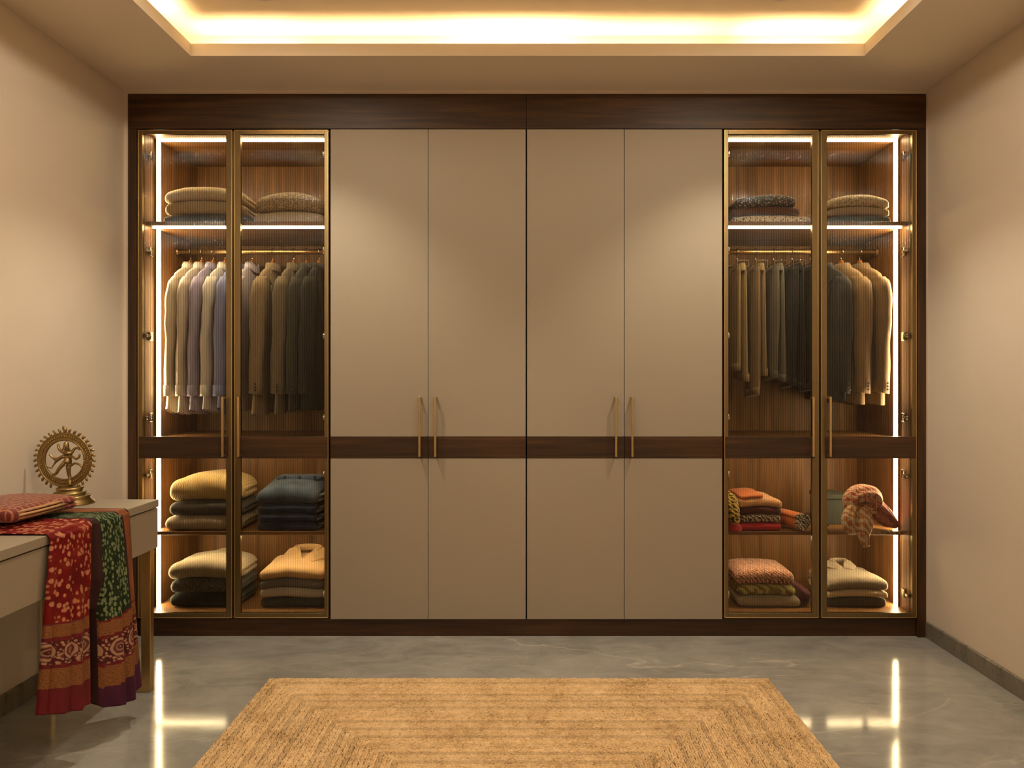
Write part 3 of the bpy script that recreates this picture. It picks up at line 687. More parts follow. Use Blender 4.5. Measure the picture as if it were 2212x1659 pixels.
gs = fabric('grey_beige_knit', (0.42, 0.335, 0.215), (0.31, 0.245, 0.15), 'knit', 40); blm = fabric('black_melange', (0.14, 0.13, 0.10), (0.03, 0.028, 0.022), 'melange', 30); bgk = fabric('black_green_knit', (0.030, 0.030, 0.020), (0.016, 0.016, 0.011), 'knit', 50)
bt, zb, db = stack(361, 518, Z_BOT, [
    (0.062, bgk, 'folded_sweater', 'black sweater at the bottom of the bottom-left stack', 'sweater', 0.98, 0.0, 0.006),
    (0.062, blm, 'folded_sweater', 'dark flecked sweater under the grey-beige sweater', 'sweater', 0.98, 0.0, 0.018),
    (0.082, gs, 'folded_sweater', 'grey-beige sweater with round neckline on top of the bottom-left stack', 'sweater', 1.02, -0.002, 0.034, {'groove': 0.016})], 'folded knits on the bottom left shelf', seed=5)
nk = M(); nk.tube([(0.02 + 0.062 * math.cos(a), 0.06 + 0.05 * math.sin(a), 0.112 - 0.01 * math.cos(a) ** 2) for a in np.linspace(0, 2 * PI, 28)], 0.007, 8); nk.build('neckband', gs, bt[2], world=False)
tsh = fabric('tan_shirt_cotton', (0.58, 0.36, 0.16)); slate = fabric('slate_cotton', (0.16, 0.14, 0.14)); lgt = fabric('pale_grey_cotton', (0.50, 0.44, 0.37)); ch2 = fabric('charcoal_cotton', (0.06, 0.054, 0.048)); ckw = fabric('cream_edge', (0.66, 0.52, 0.34))
def collar(parent, mat, x, y, z, s=1.0, tilt=0.35):
    """a shirt collar lying open: band, two pointed leaves and a placket"""
    for sg in (-1, 1):
        v = [(0.003 * sg, -0.030, 0.006), (0.050 * sg, -0.060, 0.002), (0.098 * sg, 0.000, 0.006), (0.082 * sg, 0.050, 0.030), (0.040 * sg, 0.056, 0.040), (0.018 * sg, 0.010, 0.020)]
        v = [(x + p[0] * s, y + p[1] * s, z + p[2] * s) for p in v]; vv = v + [(p[0], p[1], p[2] - 0.006 * s) for p in v]
        fc = [(0, 1, 5), (1, 2, 5), (2, 3, 5), (3, 4, 5), (6, 11, 7), (7, 11, 8), (8, 11, 9), (9, 11, 10)] + [(i, i + 6, (i + 1) % 6 + 6, (i + 1) % 6) for i in range(6)]
        if sg < 0: fc = [q[::-1] for q in fc]
        M().add(vv, fc, 0, False).build('collar_leaf', mat, parent, world=False)
    b = M(); b.tube(pathlerp([(x - 0.04 * s, y + 0.03 * s, z + 0.018 * s), (x - 0.058 * s, y + 0.060 * s, z + 0.026 * s), (x, y + 0.075 * s, z + 0.030 * s), (x + 0.058 * s, y + 0.060 * s, z + 0.026 * s), (x + 0.04 * s, y + 0.03 * s, z + 0.018 * s)], 5), 0.012 * s, 8, ell=(1.5, 0.5))
    b.build('collar_band', mat, parent, world=False)
    p = M(); pts = [(x + 0.004, y - 0.035 * s - 0.018 * i, z - 0.002 - tilt * 0.018 * i * 0.55) for i in range(7)]
    p.tube(pts, 0.010 * s, 6, ell=(0.25, 1.0)); p.build('placket', mat, parent, world=False)
ts, zb, db = stack(558, 700, Z_BOT, [
    (0.042, ch2, 'folded_shirt', 'charcoal shirt at the bottom of the shirt stack', 'shirt', 0.98, 0.0, 0.003),
    (0.044, lgt, 'folded_shirt', 'pale grey shirt second from the bottom of the shirt stack', 'shirt', 1.0, 0.0, 0.010),
    (0.040, slate, 'folded_shirt', 'slate grey shirt just under the tan collared shirt', 'shirt', 0.98, 0.0, 0.014),
    (0.050, tsh, 'folded_shirt', 'tan shirt with pointed open collar on top of the shirt stack', 'shirt', 1.0, 0.0, 0.020, {'slope': 0.02})], 'shirts on the bottom left shelf', seed=6)
collar(ts[3], tsh, 0.01, 0.05, 0.074, 1.25, 0.12)
for q in ts[:3]:
    m = M(); m.tube([(0.160, -0.10, 0.018), (0.166, 0.0, 0.020), (0.162, 0.12, 0.020)], 0.010, 8, ell=(0.8, 1.2)); m.build('folded_edge', ckw, q, world=False)
# right unit
sp1 = fabric('dark_dotted', (0.07, 0.055, 0.045), (0.42, 0.33, 0.22), 'speckle', 95, 0.34); mar = fabric('maroon_cloth', (0.12, 0.05, 0.032)); leo = fabric('cream_spotted', (0.58, 0.45, 0.28), (0.12, 0.07, 0.04), 'speckle', 80, 0.36)
GU = 'folded clothes on the top right shelf'
stack(1586, 1752, ZS_UP, [
    (0.040, leo, 'folded_scarf', 'cream spotted cloth at the bottom of the top right shelf', 'scarf', 1.02, -0.002, 0.008),
    (0.034, mar, 'folded_cloth', 'maroon cloth between the dotted and the spotted cloth', 'cloth', 0.90, -0.03, 0.014),
    (0.050, sp1, 'folded_sweater', 'dark dotted knit on top of the maroon cloth', 'sweater', 0.80, -0.03, 0.026)], GU, seed=7)
flk = fabric('cream_flecked', (0.56, 0.44, 0.28), (0.30, 0.22, 0.13), 'speckle', 90, 0.4); rosy = fabric('rosy_beige', (0.40, 0.30, 0.21)); grn = fabric('dark_green_cloth', (0.07, 0.08, 0.05))
stack(1790, 1926, ZS_UP, [
    (0.036, grn, 'folded_cloth', 'dark green cloth under the rosy beige cloth, top right', 'cloth', 1.0, 0.0, 0.010),
    (0.036, rosy, 'folded_cloth', 'rosy beige cloth between the flecked and green cloths', 'cloth', 0.98, 0.0, 0.020),
    (0.048, flk, 'folded_sweater', 'cream flecked knit on top of the green and beige cloths', 'sweater', 0.97, 0.0, 0.034)], GU, seed=8)
chv = fabric('pink_chevron_print', (0.56, 0.30, 0.18), (0.16, 0.05, 0.035), 'print', 30); ol = fabric('olive_print', (0.42, 0.34, 0.10), (0.17, 0.13, 0.04), 'print', 10); gb = fabric('grey_beige_cloth', (0.36, 0.295, 0.20))
GB = 'folded clothes on the bottom right shelf'
stack(1590, 1728, Z_BOT, [
    (0.050, gb, 'folded_cloth', 'grey-beige cloth at the bottom of the printed stack', 'cloth', 1.0, 0.01, 0.010),
    (0.052, ol, 'folded_cloth', 'olive printed cloth under the pink chevron one', 'cloth', 0.90, 0.0, 0.008),
    (0.068, chv, 'folded_scarf', 'pink and dark red chevron print cloth on top of the olive cloth', 'scarf', 0.92, -0.006, 0.018, {})], GB, seed=9, depth=0.27)
bsw = fabric('stone_knit', (0.36, 0.285, 0.195), (0.28, 0.22, 0.145), 'knit', 46); crm = fabric('cream_tee', (0.62, 0.48, 0.30)); dkg = fabric('dark_grey_tee', (0.085, 0.075, 0.062))
bs_, zb, db = stack(1788, 1922, Z_BOT, [
    (0.040, dkg, 'folded_shirt', 'dark grey shirt at the bottom beneath the stone polo', 'shirt', 0.98, 0.0, 0.012),
    (0.030, crm, 'folded_shirt', 'cream shirt between the stone polo and the dark grey shirt', 'shirt', 1.0, 0.0, 0.018),
    (0.056, bsw, 'folded_shirt', 'stone coloured polo shirt with collar on top of the cream shirt', 'shirt', 1.02, 0.0, 0.026, {})], GB, seed=10)
collar(bs_[2], bsw, 0.0, 0.06, 0.080, 0.8, 0.1)
# scarves on the lower right shelf
red = fabric('red_silk', (0.46, 0.02, 0.03), rough=0.6); mrn = fabric('maroon_silk', (0.085, 0.012, 0.016), rough=0.6); bw = fabric('black_cream_print', (0.50, 0.38, 0.26), (0.025, 0.015, 0.015), 'print', 26); org = fabric('orange_silk', (0.68, 0.19, 0.05), rough=0.6); pch = fabric('peach_silk', (0.70, 0.36, 0.17), rough=0.65); ylb = fabric('yellow_black_print', (0.62, 0.42, 0.07), (0.03, 0.02, 0.01), 'print', 20)
GL = 'scarves on the lower right shelf'
stack(1594, 1690, ZS_LO, [
    (0.036, red, 'folded_scarf', 'bright red silk scarf at the bottom of the scarf stack', 'scarf', 1.0, 0.0, 0.003),
    (0.036, bw, 'folded_scarf', 'black and cream printed scarf on the red scarf', 'scarf', 0.96, 0.004, 0.010),
    (0.034, mrn, 'folded_scarf', 'dark maroon scarf under the peach scarf', 'scarf', 0.94, 0.006, 0.014),
    (0.042, pch, 'folded_scarf', 'peach and orange scarf on top of the scarf stack', 'scarf', 0.98, 0.008, 0.016, {'slope': 0.0}),
    (0.013, org, 'folded_scarf', 'flat orange scarf lying across the peach scarf at the very top', 'scarf', 0.5, -0.035, 0.018, {'nz': 0.0015})], GL, seed=11, depth=0.27)
def loft_cloth(pts, ra, ribs, seed, n=36, depth=0.16, up=(0, -1, 0), ell=(1, 1)):
    path = pathlerp(pts, 6); rad = [r_[0] for r_ in pathlerp([(q,) for q in ra], 6)]
    m = M(); U = Vector(up); rings = []
    for i, p in enumerate(path):
        p = Vector(p); a_, b_ = Vector(path[max(i - 1, 0)]), Vector(path[min(i + 1, len(path) - 1)])
        tn_ = (b_ - a_).normalized(); u = U - tn_ * U.dot(tn_)
        if u.length < 1e-3: u = Vector((1, 0, 0))
        u.normalize(); U = u; w_ = tn_.cross(u)
        ring = []
        for j in range(n):
            an = 2 * PI * j / n; k = 1 + depth * math.sin(ribs * an + seed + i * 0.12) * (0.6 + 0.4 * math.sin(an * 2 + seed))
            ring.append(tuple(p + (u * math.cos(an) * ell[0] + w_ * math.sin(an) * ell[1]) * rad[i] * k))
        rings.append(ring)
    return m.loft(rings)
zs = ZS_LO
t = thing('draped_scarf', 'yellow and black printed scarf bunched at the left end, tail in red', 'scarf', (X(1577, 0.1), 0.12, zs), GL)
xs = X(1573, 0.1)
loft_cloth([(xs + 0.01, 0.30, zs + 0.05), (xs + 0.012, 0.20, zs + 0.16), (xs + 0.02, 0.12, zs + 0.15), (xs + 0.022, 0.075, zs + 0.09), (xs + 0.03, 0.07, zs + 0.045)], [0.02, 0.03, 0.034, 0.030, 0.02], 6, 1, ell=(0.8, 1)).build('printed_end', ylb, t)
loft_cloth([(xs + 0.008, 0.16, zs + 0.024), (xs + 0.014, 0.09, zs + 0.026), (xs + 0.036, 0.06, zs + 0.022), (xs + 0.055, 0.058, zs + 0.016)], [0.02, 0.024, 0.022, 0.008], 5, 2).build('red_end', red, t)
# rolled scarf with a spiral end towards the viewer
rc = np.array([X(1722, 0.12), 0.12, zs + 0.046]); ax = np.array([0.34, -0.94, 0.0]); sd = np.array([0.94, 0.34, 0.0])
t = thing('rolled_scarf', 'rolled orange, black and cream scarf with its spiral end showing', 'scarf', (float(rc[0]), float(rc[1]), zs), GL)
def spiral(r0, r1, turns, th, y0, y1, n=90):
    m = M(); A = np.linspace(0, turns * 2 * PI, n); R = r0 + (r1 - r0) * A / A[-1]; v = []
    for (rr, yy) in ((R - th / 2, y0), (R + th / 2, y0), (R + th / 2, y1), (R - th / 2, y1)):
        for a, r_ in zip(A, rr): v.append(rc + sd * (r_ * math.cos(a)) + np.array([0, 0, 1]) * r_ * math.sin(a) + ax * yy)
    f = []
    for i in range(n - 1):
        for q in range(4):
            a0 = q * n + i; b0 = ((q + 1) % 4) * n + i; f.append((a0, a0 + 1, b0 + 1, b0))
    f += [(0, n, 2 * n, 3 * n), (n - 1, 4 * n - 1, 3 * n - 1, 2 * n - 1)]
    return m.add(v, f, 0, True)
spiral(0.006, 0.043, 3.4, 0.0085, -0.12, 0.028).build('cloth_roll', org, t)
spiral(0.006, 0.0425, 3.4, 0.0095, 0.026, 0.046).build('printed_border', bw, t)
# green box at the back
gbx = thing('storage_box', 'dark green lidded box behind the knotted scarf', 'box', (X(1805, 0.3), 0.33, zs + 0.0005))
bx = plain('green_board', (0.045, 0.050, 0.032), 0.8)
M().box(X(1777, 0.25), X(1832, 0.25), 0.25, 0.42, zs + 0.0005, zs + 0.135, 0.003).build('box_body', bx, gbx)
M().box(X(1776, 0.25), X(1833, 0.25), 0.246, 0.424, zs + 0.136, zs + 0.160, 0.003).build('lid', bx, gbx)
# small rolled cloth half behind the stiles
t = tag(loft_cloth([(X(1760, 0.15), 0.1, zs + 0.03), (X(1772, 0.15), 0.12, zs + 0.034), (X(1788, 0.12), 0.12, zs + 0.03)], [0.014, 0.03, 0.012], 5, 3).build('bunched_scarf', bw), 'small bunched printed scarf half hidden behind the stiles', 'scarf', GL)
t = tag(loft_cloth([(X(1742, 0.1), 0.10, Z_BOT + 0.046), (X(1742, 0.1), 0.14, Z_BOT + 0.05), (X(1743, 0.1), 0.30, Z_BOT + 0.05)], [0.02, 0.036, 0.03], 4, 3, ell=(1.1, 0.9)).build('rolled_cloth', mrn), 'small dark maroon roll beside the stone polo stack, left of it', 'cloth', GB)
# knotted scarf hanging over the shelf edge
sk = fabric('coral_cream_print', (0.62, 0.42, 0.27), (0.45, 0.09, 0.05), 'print', 19, rough=0.7); sk2 = fabric('cream_coral_print', (0.66, 0.52, 0.32), (0.50, 0.18, 0.08), 'print', 13, rough=0.7); sk3 = fabric('rose_silk', (0.36, 0.12, 0.085), (0.24, 0.06, 0.05), 'print', 14, rough=0.7)
t = thing('knotted_scarf', 'coral and cream scarf knotted into a loop, tails over the shelf edge', 'scarf', (X(1868, 0.06), 0.09, zs), GL)
def q(px, py, y): return P(px, py, y)
loft_cloth([q(1832, 1098, 0.10), q(1838, 1078, 0.09), q(1855, 1066, 0.085), q(1878, 1066, 0.09), q(1890, 1080, 0.10), q(1884, 1098, 0.11), q(1860, 1098, 0.10)], [0.022, 0.036, 0.042, 0.042, 0.038, 0.03, 0.018], 6, 1, depth=0.18).build('loop', sk, t)
loft_cloth([q(1850, 1092, 0.07), q(1838, 1105, 0.062), q(1833, 1125, 0.055), q(1838, 1143, 0.05), q(1852, 1150, 0.045)], [0.018, 0.030, 0.036, 0.028, 0.01], 6, 2, depth=0.13, ell=(0.8, 1)).build('tail', sk2, t)
loft_cloth([q(1862, 1095, 0.055), q(1866, 1112, 0.05), q(1868, 1135, 0.036), q(1866, 1158, 0.030), q(1872, 1181, 0.030)], [0.014, 0.034, 0.038, 0.028, 0.016], 6, 4, depth=0.16, ell=(0.55, 1)).build('tail', sk2, t)
loft_cloth([q(1888, 1085, 0.12), q(1902, 1105, 0.11), q(1916, 1121, 0.11), q(1929, 1130, 0.11), q(1938, 1139, 0.105)], [0.034, 0.044, 0.042, 0.028, 0.012], 8, 5, depth=0.17, ell=(1, 0.9)).build('tail', sk3, t)
fr = M()
for i in range(34):
    px = 1826 + i * 3.7; a = Vector(P(px, 1146, 0.045)); 
    fr.tube([a, a + Vector((0.002 * math.sin(i), -0.010, -0.002)), a + Vector((0.004 * math.sin(i * 2.1), -0.013, -0.016 - 0.006 * math.sin(i * 1.7)))], 0.0012, 5)
tag(fr.build('fringe', bw, t), kind='stuff')

# ------------------------------------------------------------------ dressing table
TX1, TZ, TY1, TY0 = -1.532, 0.784, -0.578, -2.9
tbl = thing('dressing_table', 'beige dressing table with drawer front and gold sled legs along the left wall', 'table', (-1.77, -1.7, 0))
M().box(ROOM_L + 0.002, TX1, TY0, TY1, TZ - 0.031, TZ, 0.002, seg=2).build('table_top', beige, tbl)
M().box(ROOM_L + 0.002, TX1 - 0.016, TY0 + 0.01, TY1 - 0.006, 0.600, TZ - 0.0315).build('carcass', beige, tbl)
M().box(TX1 - 0.0155, TX1 - 0.003, TY0 + 0.005, TY1 - 0.003, 0.586, TZ - 0.036, 0.001).build('drawer_front', beige, tbl)
for ya in (TY1 - 0.03, TY0 + 0.06):
    for (xa, xb) in ((-1.583, -1.545), (ROOM_L + 0.02, ROOM_L + 0.058)):
        M().box(xa, xb, ya - 0.014, ya + 0.014, 0.0, 0.600 if xa < -1.7 else 0.585, 0.001).build('leg', gold, tbl)
    M().box(ROOM_L + 0.058, -1.583, ya - 0.014, ya + 0.014, 0.0, 0.03, 0.001).build('foot_rail', gold, tbl)

# ------------------------------------------------------------------ statue
st = thing('brass_statue', 'aged brass statue of a dancing figure inside a flaming ring, on the dressing table', 'statue', (-1.832, -0.685, TZ), rotz=0.0)
base = M()
base.lathe([(0.001, 0), (0.088, 0), (0.088, 0.006), (0.076, 0.016), (0.072, 0.026), (0.074, 0.032), (0.062, 0.036), (0.054, 0.036), (0.058, 0.042), (0.058, 0.047), (0.050, 0.051), (0.044, 0.053), (0.048, 0.058), (0.048, 0.065), (0.042, 0.069), (0.001, 0.069)], 40)
base.build('pedestal', brass, st, world=False)
RC = 0.176; OXR = -0.022
ring = M()
def tor(R, r_, y, n=72):
    ring.tube([(OXR + R * math.cos(a), y, RC + R * math.sin(a)) for a in np.linspace(0, 2 * PI, n)], r_, 8, up=(0, 1, 0))
tor(0.106, 0.0042, 0); tor(0.080, 0.0042, 0)
rr_ = []
for a in np.linspace(0, 2 * PI, 73):
    c_, s_ = math.cos(a), math.sin(a)
    rr_.append([(OXR + R * c_, y, RC + R * s_) for (R, y) in ((0.080, -0.0025), (0.106, -0.0025), (0.106, 0.0025), (0.080, 0.0025))])
ring.loft(rr_, True, False, smooth=False)
ro = ring.build('flame_ring', brass, st, world=False)
bd = M()
for i in range(60):
    a = 2 * PI * i / 60; c_ = (OXR + 0.093 * math.cos(a), -0.003, RC + 0.093 * math.sin(a))
    rr0 = [[(c_[0] + r_ * math.cos(b), c_[1] - zz, c_[2] + r_ * math.sin(b)) for b in np.linspace(0, 2 * PI, 7)[:-1]] for r_, zz in ((0.0042, 0), (0.0036, 0.002), (0.0012, 0.0034))]
    bd.loft(rr0)
tag(bd.build('bead', brass, ro, world=False), kind='stuff')
fl = M()
fl.tube(pathlerp([(0, 0, -0.002), (0.0015, 0, 0.006), (-0.002, 0, 0.012), (-0.004, 0, 0.017)], 3), [0.0032, 0.004, 0.0052, 0.0058, 0.0062, 0.006, 0.0052, 0.0042, 0.003, 0.0012], 8, up=(0, 1, 0), ell=(0.7, 0.9))
f0 = None
for i in range(31):
    a = math.radians(-62 + i * (304 / 30.0))
    if f0 is None: f0 = fo = fl.build('flame', brass, ro, world=False)
    else: fo = f0.copy(); C.objects.link(fo); fo.parent = ro
    s_ = 1.0 if i != 15 else 1.55
    fo.matrix_local = Matrix.Translation((OXR + 0.109 * math.cos(a), 0, RC + 0.109 * math.sin(a))) @ Matrix.Rotation(-(a - PI / 2), 4, 'Y') @ Matrix.Diagonal((-s_ if a < PI / 2 else s_, s_, s_, 1))
# the figure: one continuous skinned body
def fig(cx, cy, y=0.0): return (OXR + (cx - 690) * 0.000234, y, RC - (cy - 800) * 0.000234)
V = [fig(745, 790), fig(760, 735), fig(755, 690, -0.002), fig(745, 655, -0.004), fig(742, 600, -0.008), fig(738, 540, -0.008), fig(738, 480, -0.006),       # 0-6 pelvis, waist, chest, neck, head, headdress
     fig(770, 860, 0.0), fig(735, 960, 0.002), fig(770, 1110, 0.004), fig(800, 1245, -0.006),                                                             # 7-10 standing leg
     fig(720, 850, -0.012), fig(660, 930, -0.02), fig(610, 1030, -0.024), fig(550, 1045, -0.028),                                                           # 11-14 raised leg
     fig(690, 690, 0.0), fig(600, 640, 0.004), fig(565, 580, 0.006), fig(560, 525, 0.006),                                                                # 15-18 upper left arm
     fig(660, 745, -0.006), fig(590, 800, -0.010), fig(520, 760, -0.012), fig(460, 695, -0.012),                                                           # 19-22
     fig(545, 870, -0.012), fig(505, 940, -0.014), fig(430, 915, -0.014),                                                                                 # 23-25 hanging sash
     fig(810, 680, 0.0), fig(850, 610, 0.004), fig(905, 590, 0.006), fig(930, 640, 0.006),                                                                # 26-29
     fig(800, 750, -0.004), fig(860, 745, -0.008), fig(920, 785, -0.012), fig(975, 750, -0.012), fig(980, 690, -0.012),                                   # 30-34
     fig(790, 900, 0.002), fig(860, 858, 0.002), fig(940, 880, 0.002), fig(990, 935, 0.0)]                                                                 # 35-38 arched sash
E = [(0, 1), (1, 2), (2, 3), (3, 4), (4, 5), (5, 6), (0, 7), (7, 8), (8, 9), (9, 10), (0, 11), (11, 12), (12, 13), (13, 14), (2, 15), (15, 16), (16, 17), (17, 18),
     (1, 19), (19, 20), (20, 21), (21, 22), (20, 23), (23, 24), (24, 25), (2, 26), (26, 27), (27, 28), (28, 29), (1, 30), (30, 31), (31, 32), (32, 33), (33, 34), (8, 35), (35, 36), (36, 37), (37, 38)]
R = [.017, .013, .017, .0085, .014, .015, .009, .014, .011, .008, .010, .012, .010, .0085, .006, .010, .0075, .007, .005, .010, .008, .006, .005, .0035, .003, .0035, .010, .0075, .006, .005, .009, .007, .0065, .006, .005, .007, .006, .0055, .004]
me = bpy.data.meshes.new('dancing_figure'); me.from_pydata(V, E, []); me.update()
fo = bpy.data.objects.new('dancing_figure', me); C.objects.link(fo); fo.parent = st
md = fo.modifiers.new('skin', 'SKIN')
if not me.skin_vertices: me.attributes  # the layer appears with the modifier
bmm = bmesh.new(); bmm.from_mesh(me); ly = bmm.verts.layers.skin.verify(); bmm.verts.ensure_lookup_table()
for i, vv in enumerate(bmm.verts): vv[ly].radius = (R[i] * 0.78, R[i] * 0.78); vv[ly].use_root = (i == 0)
bmm.to_mesh(me); bmm.free()
md.use_smooth_shade = True
sm = fo.modifiers.new('subdivide', 'SUBSURF'); sm.levels = 2; sm.render_levels = 2
me.materials.append(brass)
hd = M()
for sg in (-1, 1):                                        # ears, then nose
    hd.tube([fig(742 + sg * 55, 590, -0.008), fig(742 + sg * 62, 615, -0.008), fig(742 + sg * 58, 640, -0.008)], [0.002, 0.003, 0.002], 6)
hd.tube([fig(742, 585, -0.019), fig(742, 605, -0.022), fig(742, 615, -0.018)], [0.0015, 0.0025, 0.0015], 6)
hd.build('ears_and_nose', brass, fo, world=False)

# ------------------------------------------------------------------ saris
def sari_dots(name, ground, dot, dot2, sx, sy, size, streak=0.0):
    m = NT(name); v = m.coords((sx, sy, 1), 'UV')
    vo = m.n('ShaderNodeTexVoronoi'); m.l(v, vo.inputs['Vector']); vo.inputs['Scale'].default_value = 1.0; vo.inputs['Randomness'].default_value = 0.75
    nz = m.noise(m.coords((1, 1, 1), 'UV'), 9, 3)
    g = m.ramp(nz, [(0.35, tuple(x * 0.7 for x in ground)), (0.5, ground), (0.75, dot2 if streak else ground)])
    mask = m.ramp(vo.outputs['Distance'], [(size * 0.8, (1, 1, 1)), (size, (0, 0, 0))])
    m.col(m.mix(mask, g, dot)); m.bump(vo.outputs['Distance'], 0.12, 0.002); m.p(0.7, 0, 0.15); return m.mat
m_red = sari_dots('red_dotted_silk', (0.15, 0.005, 0.005), (0.46, 0.17, 0.085), (0.24, 0.032, 0.011), 60, 44, 0.46, 1)
m_grn = sari_dots('green_dotted_silk', (0.016, 0.026, 0.010), (0.17, 0.21, 0.10), (0.045, 0.085, 0.025), 96, 60, 0.50)
m_bor = plain('rust_border_silk', (0.22, 0.066, 0.022), 0.6, 0, 0.3, 0.25, 14)
m_drk = plain('dark_edge_and_gap_shade_silk', (0.030, 0.007, 0.007), 0.65, 0, 0.3, 0.1, 8)  # dark woven edges, and the painted shade of the fold gap
m_crm = plain('crimson_silk', (0.13, 0.005, 0.009), 0.55, 0, 0.3, 0.2, 7)
m_pur = plain('purple_silk', (0.065, 0.006, 0.032), 0.55, 0, 0.3, 0.3, 7)
def zari(name):
    m = NT(name); v = m.coords((1, 1, 1), 'UV'); nz = m.noise(v, 260, 2); 
    m.col(m.ramp(nz, [(0.35, (0.13, 0.030, 0.011)), (0.62, (0.26, 0.105, 0.027))])); m.bump(nz, 0.08, 0.001); m.p(0.5, 0.0, 0.3); return m.mat
m_gld = zari('gold_woven_band')
def paisley(name):
    m = NT(name); um = m.n('ShaderNodeUVMap', uv_map='Band'); sp = m.n('ShaderNodeSeparateXYZ'); m.l(um.outputs[0], sp.inputs[0])
    C_ = 0.078
    px_ = m.math('SUBTRACT', m.math('FRACT', m.math('ADD', m.math('DIVIDE', sp.outputs[0], C_), 0.35)), 0.5)
    py_ = m.math('DIVIDE', m.math('SUBTRACT', sp.outputs[1], 0.104), C_)
    wv = m.math('MULTIPLY', m.math('SUBTRACT', m.noise(m.coords((1, 1, 1), 'UV'), 60, 2), 0.5), 0.10)
    rad = m.math('ADD', m.math('SQRT', m.math('ADD', m.math('MULTIPLY', px_, px_), m.math('MULTIPLY', py_, py_))), wv)
    a = m.ramp(rad, [(0.0, (1, 1, 1)), (0.05, (0, 0, 0)), (0.10, (0, 0, 0)), (0.13, (1, 1, 1)), (0.18, (0.2, 0.2, 0.2)), (0.24, (0, 0, 0)), (0.29, (1, 1, 1)), (0.36, (1, 1, 1)), (0.39, (0, 0, 0)), (0.44, (0, 0, 0))])
    v2 = m.n('ShaderNodeTexVoronoi'); m.l(m.coords((105, 105, 1), 'UV'), v2.inputs['Vector']); v2.inputs['Scale'].default_value = 1.0
    b = m.ramp(v2.outputs['Distance'], [(0.38, (1, 1, 1)), (0.5, (0, 0, 0))])
    out_ = m.ramp(rad, [(0.40, (0, 0, 0)), (0.43, (1, 1, 1))])
    k = m.math('MAXIMUM', a, m.math('MULTIPLY', b, out_))
    m.col(m.mix(m.math('MULTIPLY', k, 0.95), (0.075, 0.012, 0.012), (0.42, 0.22, 0.13))); m.p(0.6, 0, 0.2); return m.mat
m_pai = paisley('medallion_band')
HANG = 0.60
def sari_sheet():
    nt = 91; ns_top, ns_h = 26, 100
    ts = np.linspace(0, 1, nt); me_v = []; uv = []; info = []; uvb = []
    def b0f(t): return 0.49 + (0 if t < 0.5 else 0.05 - 0.12 * (t - 0.5))
    ztop = TZ + 0.0045; xe = TX1 + 0.006
    def ybase(t): return -1.262 + 0.442 * t
    rows = []
    for i in range(ns_top):                                      # lying on the table top
        s_ = i / (ns_top - 1); x = -1.93 + (xe - 0.012 + 1.93) * s_
        rows.append(('top', s_, x))
    for i in range(5): rows.append(('bend', (i + 1) / 6.0, 0))
    for i in range(ns_h): rows.append(('hang', i / (ns_h - 1), 0))
    for kind, s_, x in rows:
        for t in ts:
            zb = np.interp(t, [0, 0.12, 0.33, 0.46, 0.52, 0.58, 0.75, 0.9, 1.0], [0.248, 0.222, 0.186, 0.185, 0.178, 0.128, 0.102, 0.105, 0.135])
            if kind == 'top':
                y = ybase(t) + 0.02 * (1 - s_) * math.sin(t * 5); z = ztop + 0.0035 * (1 + math.sin(t * 19 + s_ * 3)) * 0.6 + (0.006 * math.exp(-((t - 0.5) / 0.05) ** 2) if s_ > 0.2 else 0)
                me_v.append((x, y, z)); L = -(xe - x)
            elif kind == 'bend':
                a = s_ * PI / 2; me_v.append((xe - 0.012 + 0.012 * math.sin(a) + 0.004 * s_, ybase(t), ztop - 0.012 + 0.012 * math.cos(a) + 0.0035 * (1 + math.sin(t * 19 + 3)) * 0.6 * (1 - s_))); L = 0.012 * s_
            else:
                y = ybase(t) - 0.075 * s_ * (1 - t) + 0.012 * s_ * t
                z = (ztop - 0.012) + (zb - ztop + 0.012) * s_
                grow = s_ ** 0.8
                bulge = 0.038 * math.sin(PI * min(1, t / 0.475)) ** 0.5 if t < 0.47 else (0.048 * math.sin(PI * min(1, (t - 0.53) / 0.47)) ** 0.5 if t > 0.53 else 0)
                free = min(1, max(0, (0.575 - z) / 0.1))
                gr = -0.10 * math.exp(-((t - 0.505) / 0.055) ** 2) * free
                small = 0.009 * math.sin(t * 46 + 1.5 * s_) * grow + 0.004 * math.sin(t * 83 - 2 * s_) * grow
                xx = xe + 0.006 + bulge * (0.3 + 0.9 * grow) + gr + small + 0.012 * s_ * t
                if free < 1: xx = max(xx, xe + 0.003)
                me_v.append((xx, y, z)); L = 0.012 + 0.62 * s_
            hs = s_ if kind == 'hang' else 0.0
            uv.append((t * 0.47, L)); info.append((t, hs)); uvb.append((t * 0.47, (hs - b0f(t)) * 0.62))
    nr = len(rows); f = []; mi = []
    for i in range(nr - 1):
        for j in range(nt - 1):
            a = i * nt + j; f.append((a, a + 1, a + nt + 1, a + nt))
            t = (info[a][0] + info[a + 1][0]) / 2; s_ = info[a][1]
            red_side = t < 0.5; b0 = b0f(t)
            if 0.487 < t < 0.572: k = 7  # shade of the gap between the two halves, painted onto the cloth
            elif s_ > b0 + 0.36: k = 5 if red_side else 6
            elif s_ > b0 + 0.345: k = 3
            elif s_ > b0 + 0.25: k = 3
            elif s_ > b0 + 0.235: k = 5
            elif s_ > b0 + 0.10: k = 4
            elif s_ > b0 + 0.085: k = 5
            elif s_ > b0 + 0.012: k = 3
            elif s_ > b0: k = 5
            elif t < 0.49: k = 0
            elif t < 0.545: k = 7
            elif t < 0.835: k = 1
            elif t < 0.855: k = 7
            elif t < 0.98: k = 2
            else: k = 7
            mi.append(k)
    # give the cloth thickness: a second sheet beneath
    v = np.array(me_v); me = bpy.data.meshes.new('draped_sari'); me.from_pydata(v.tolist(), [], f)
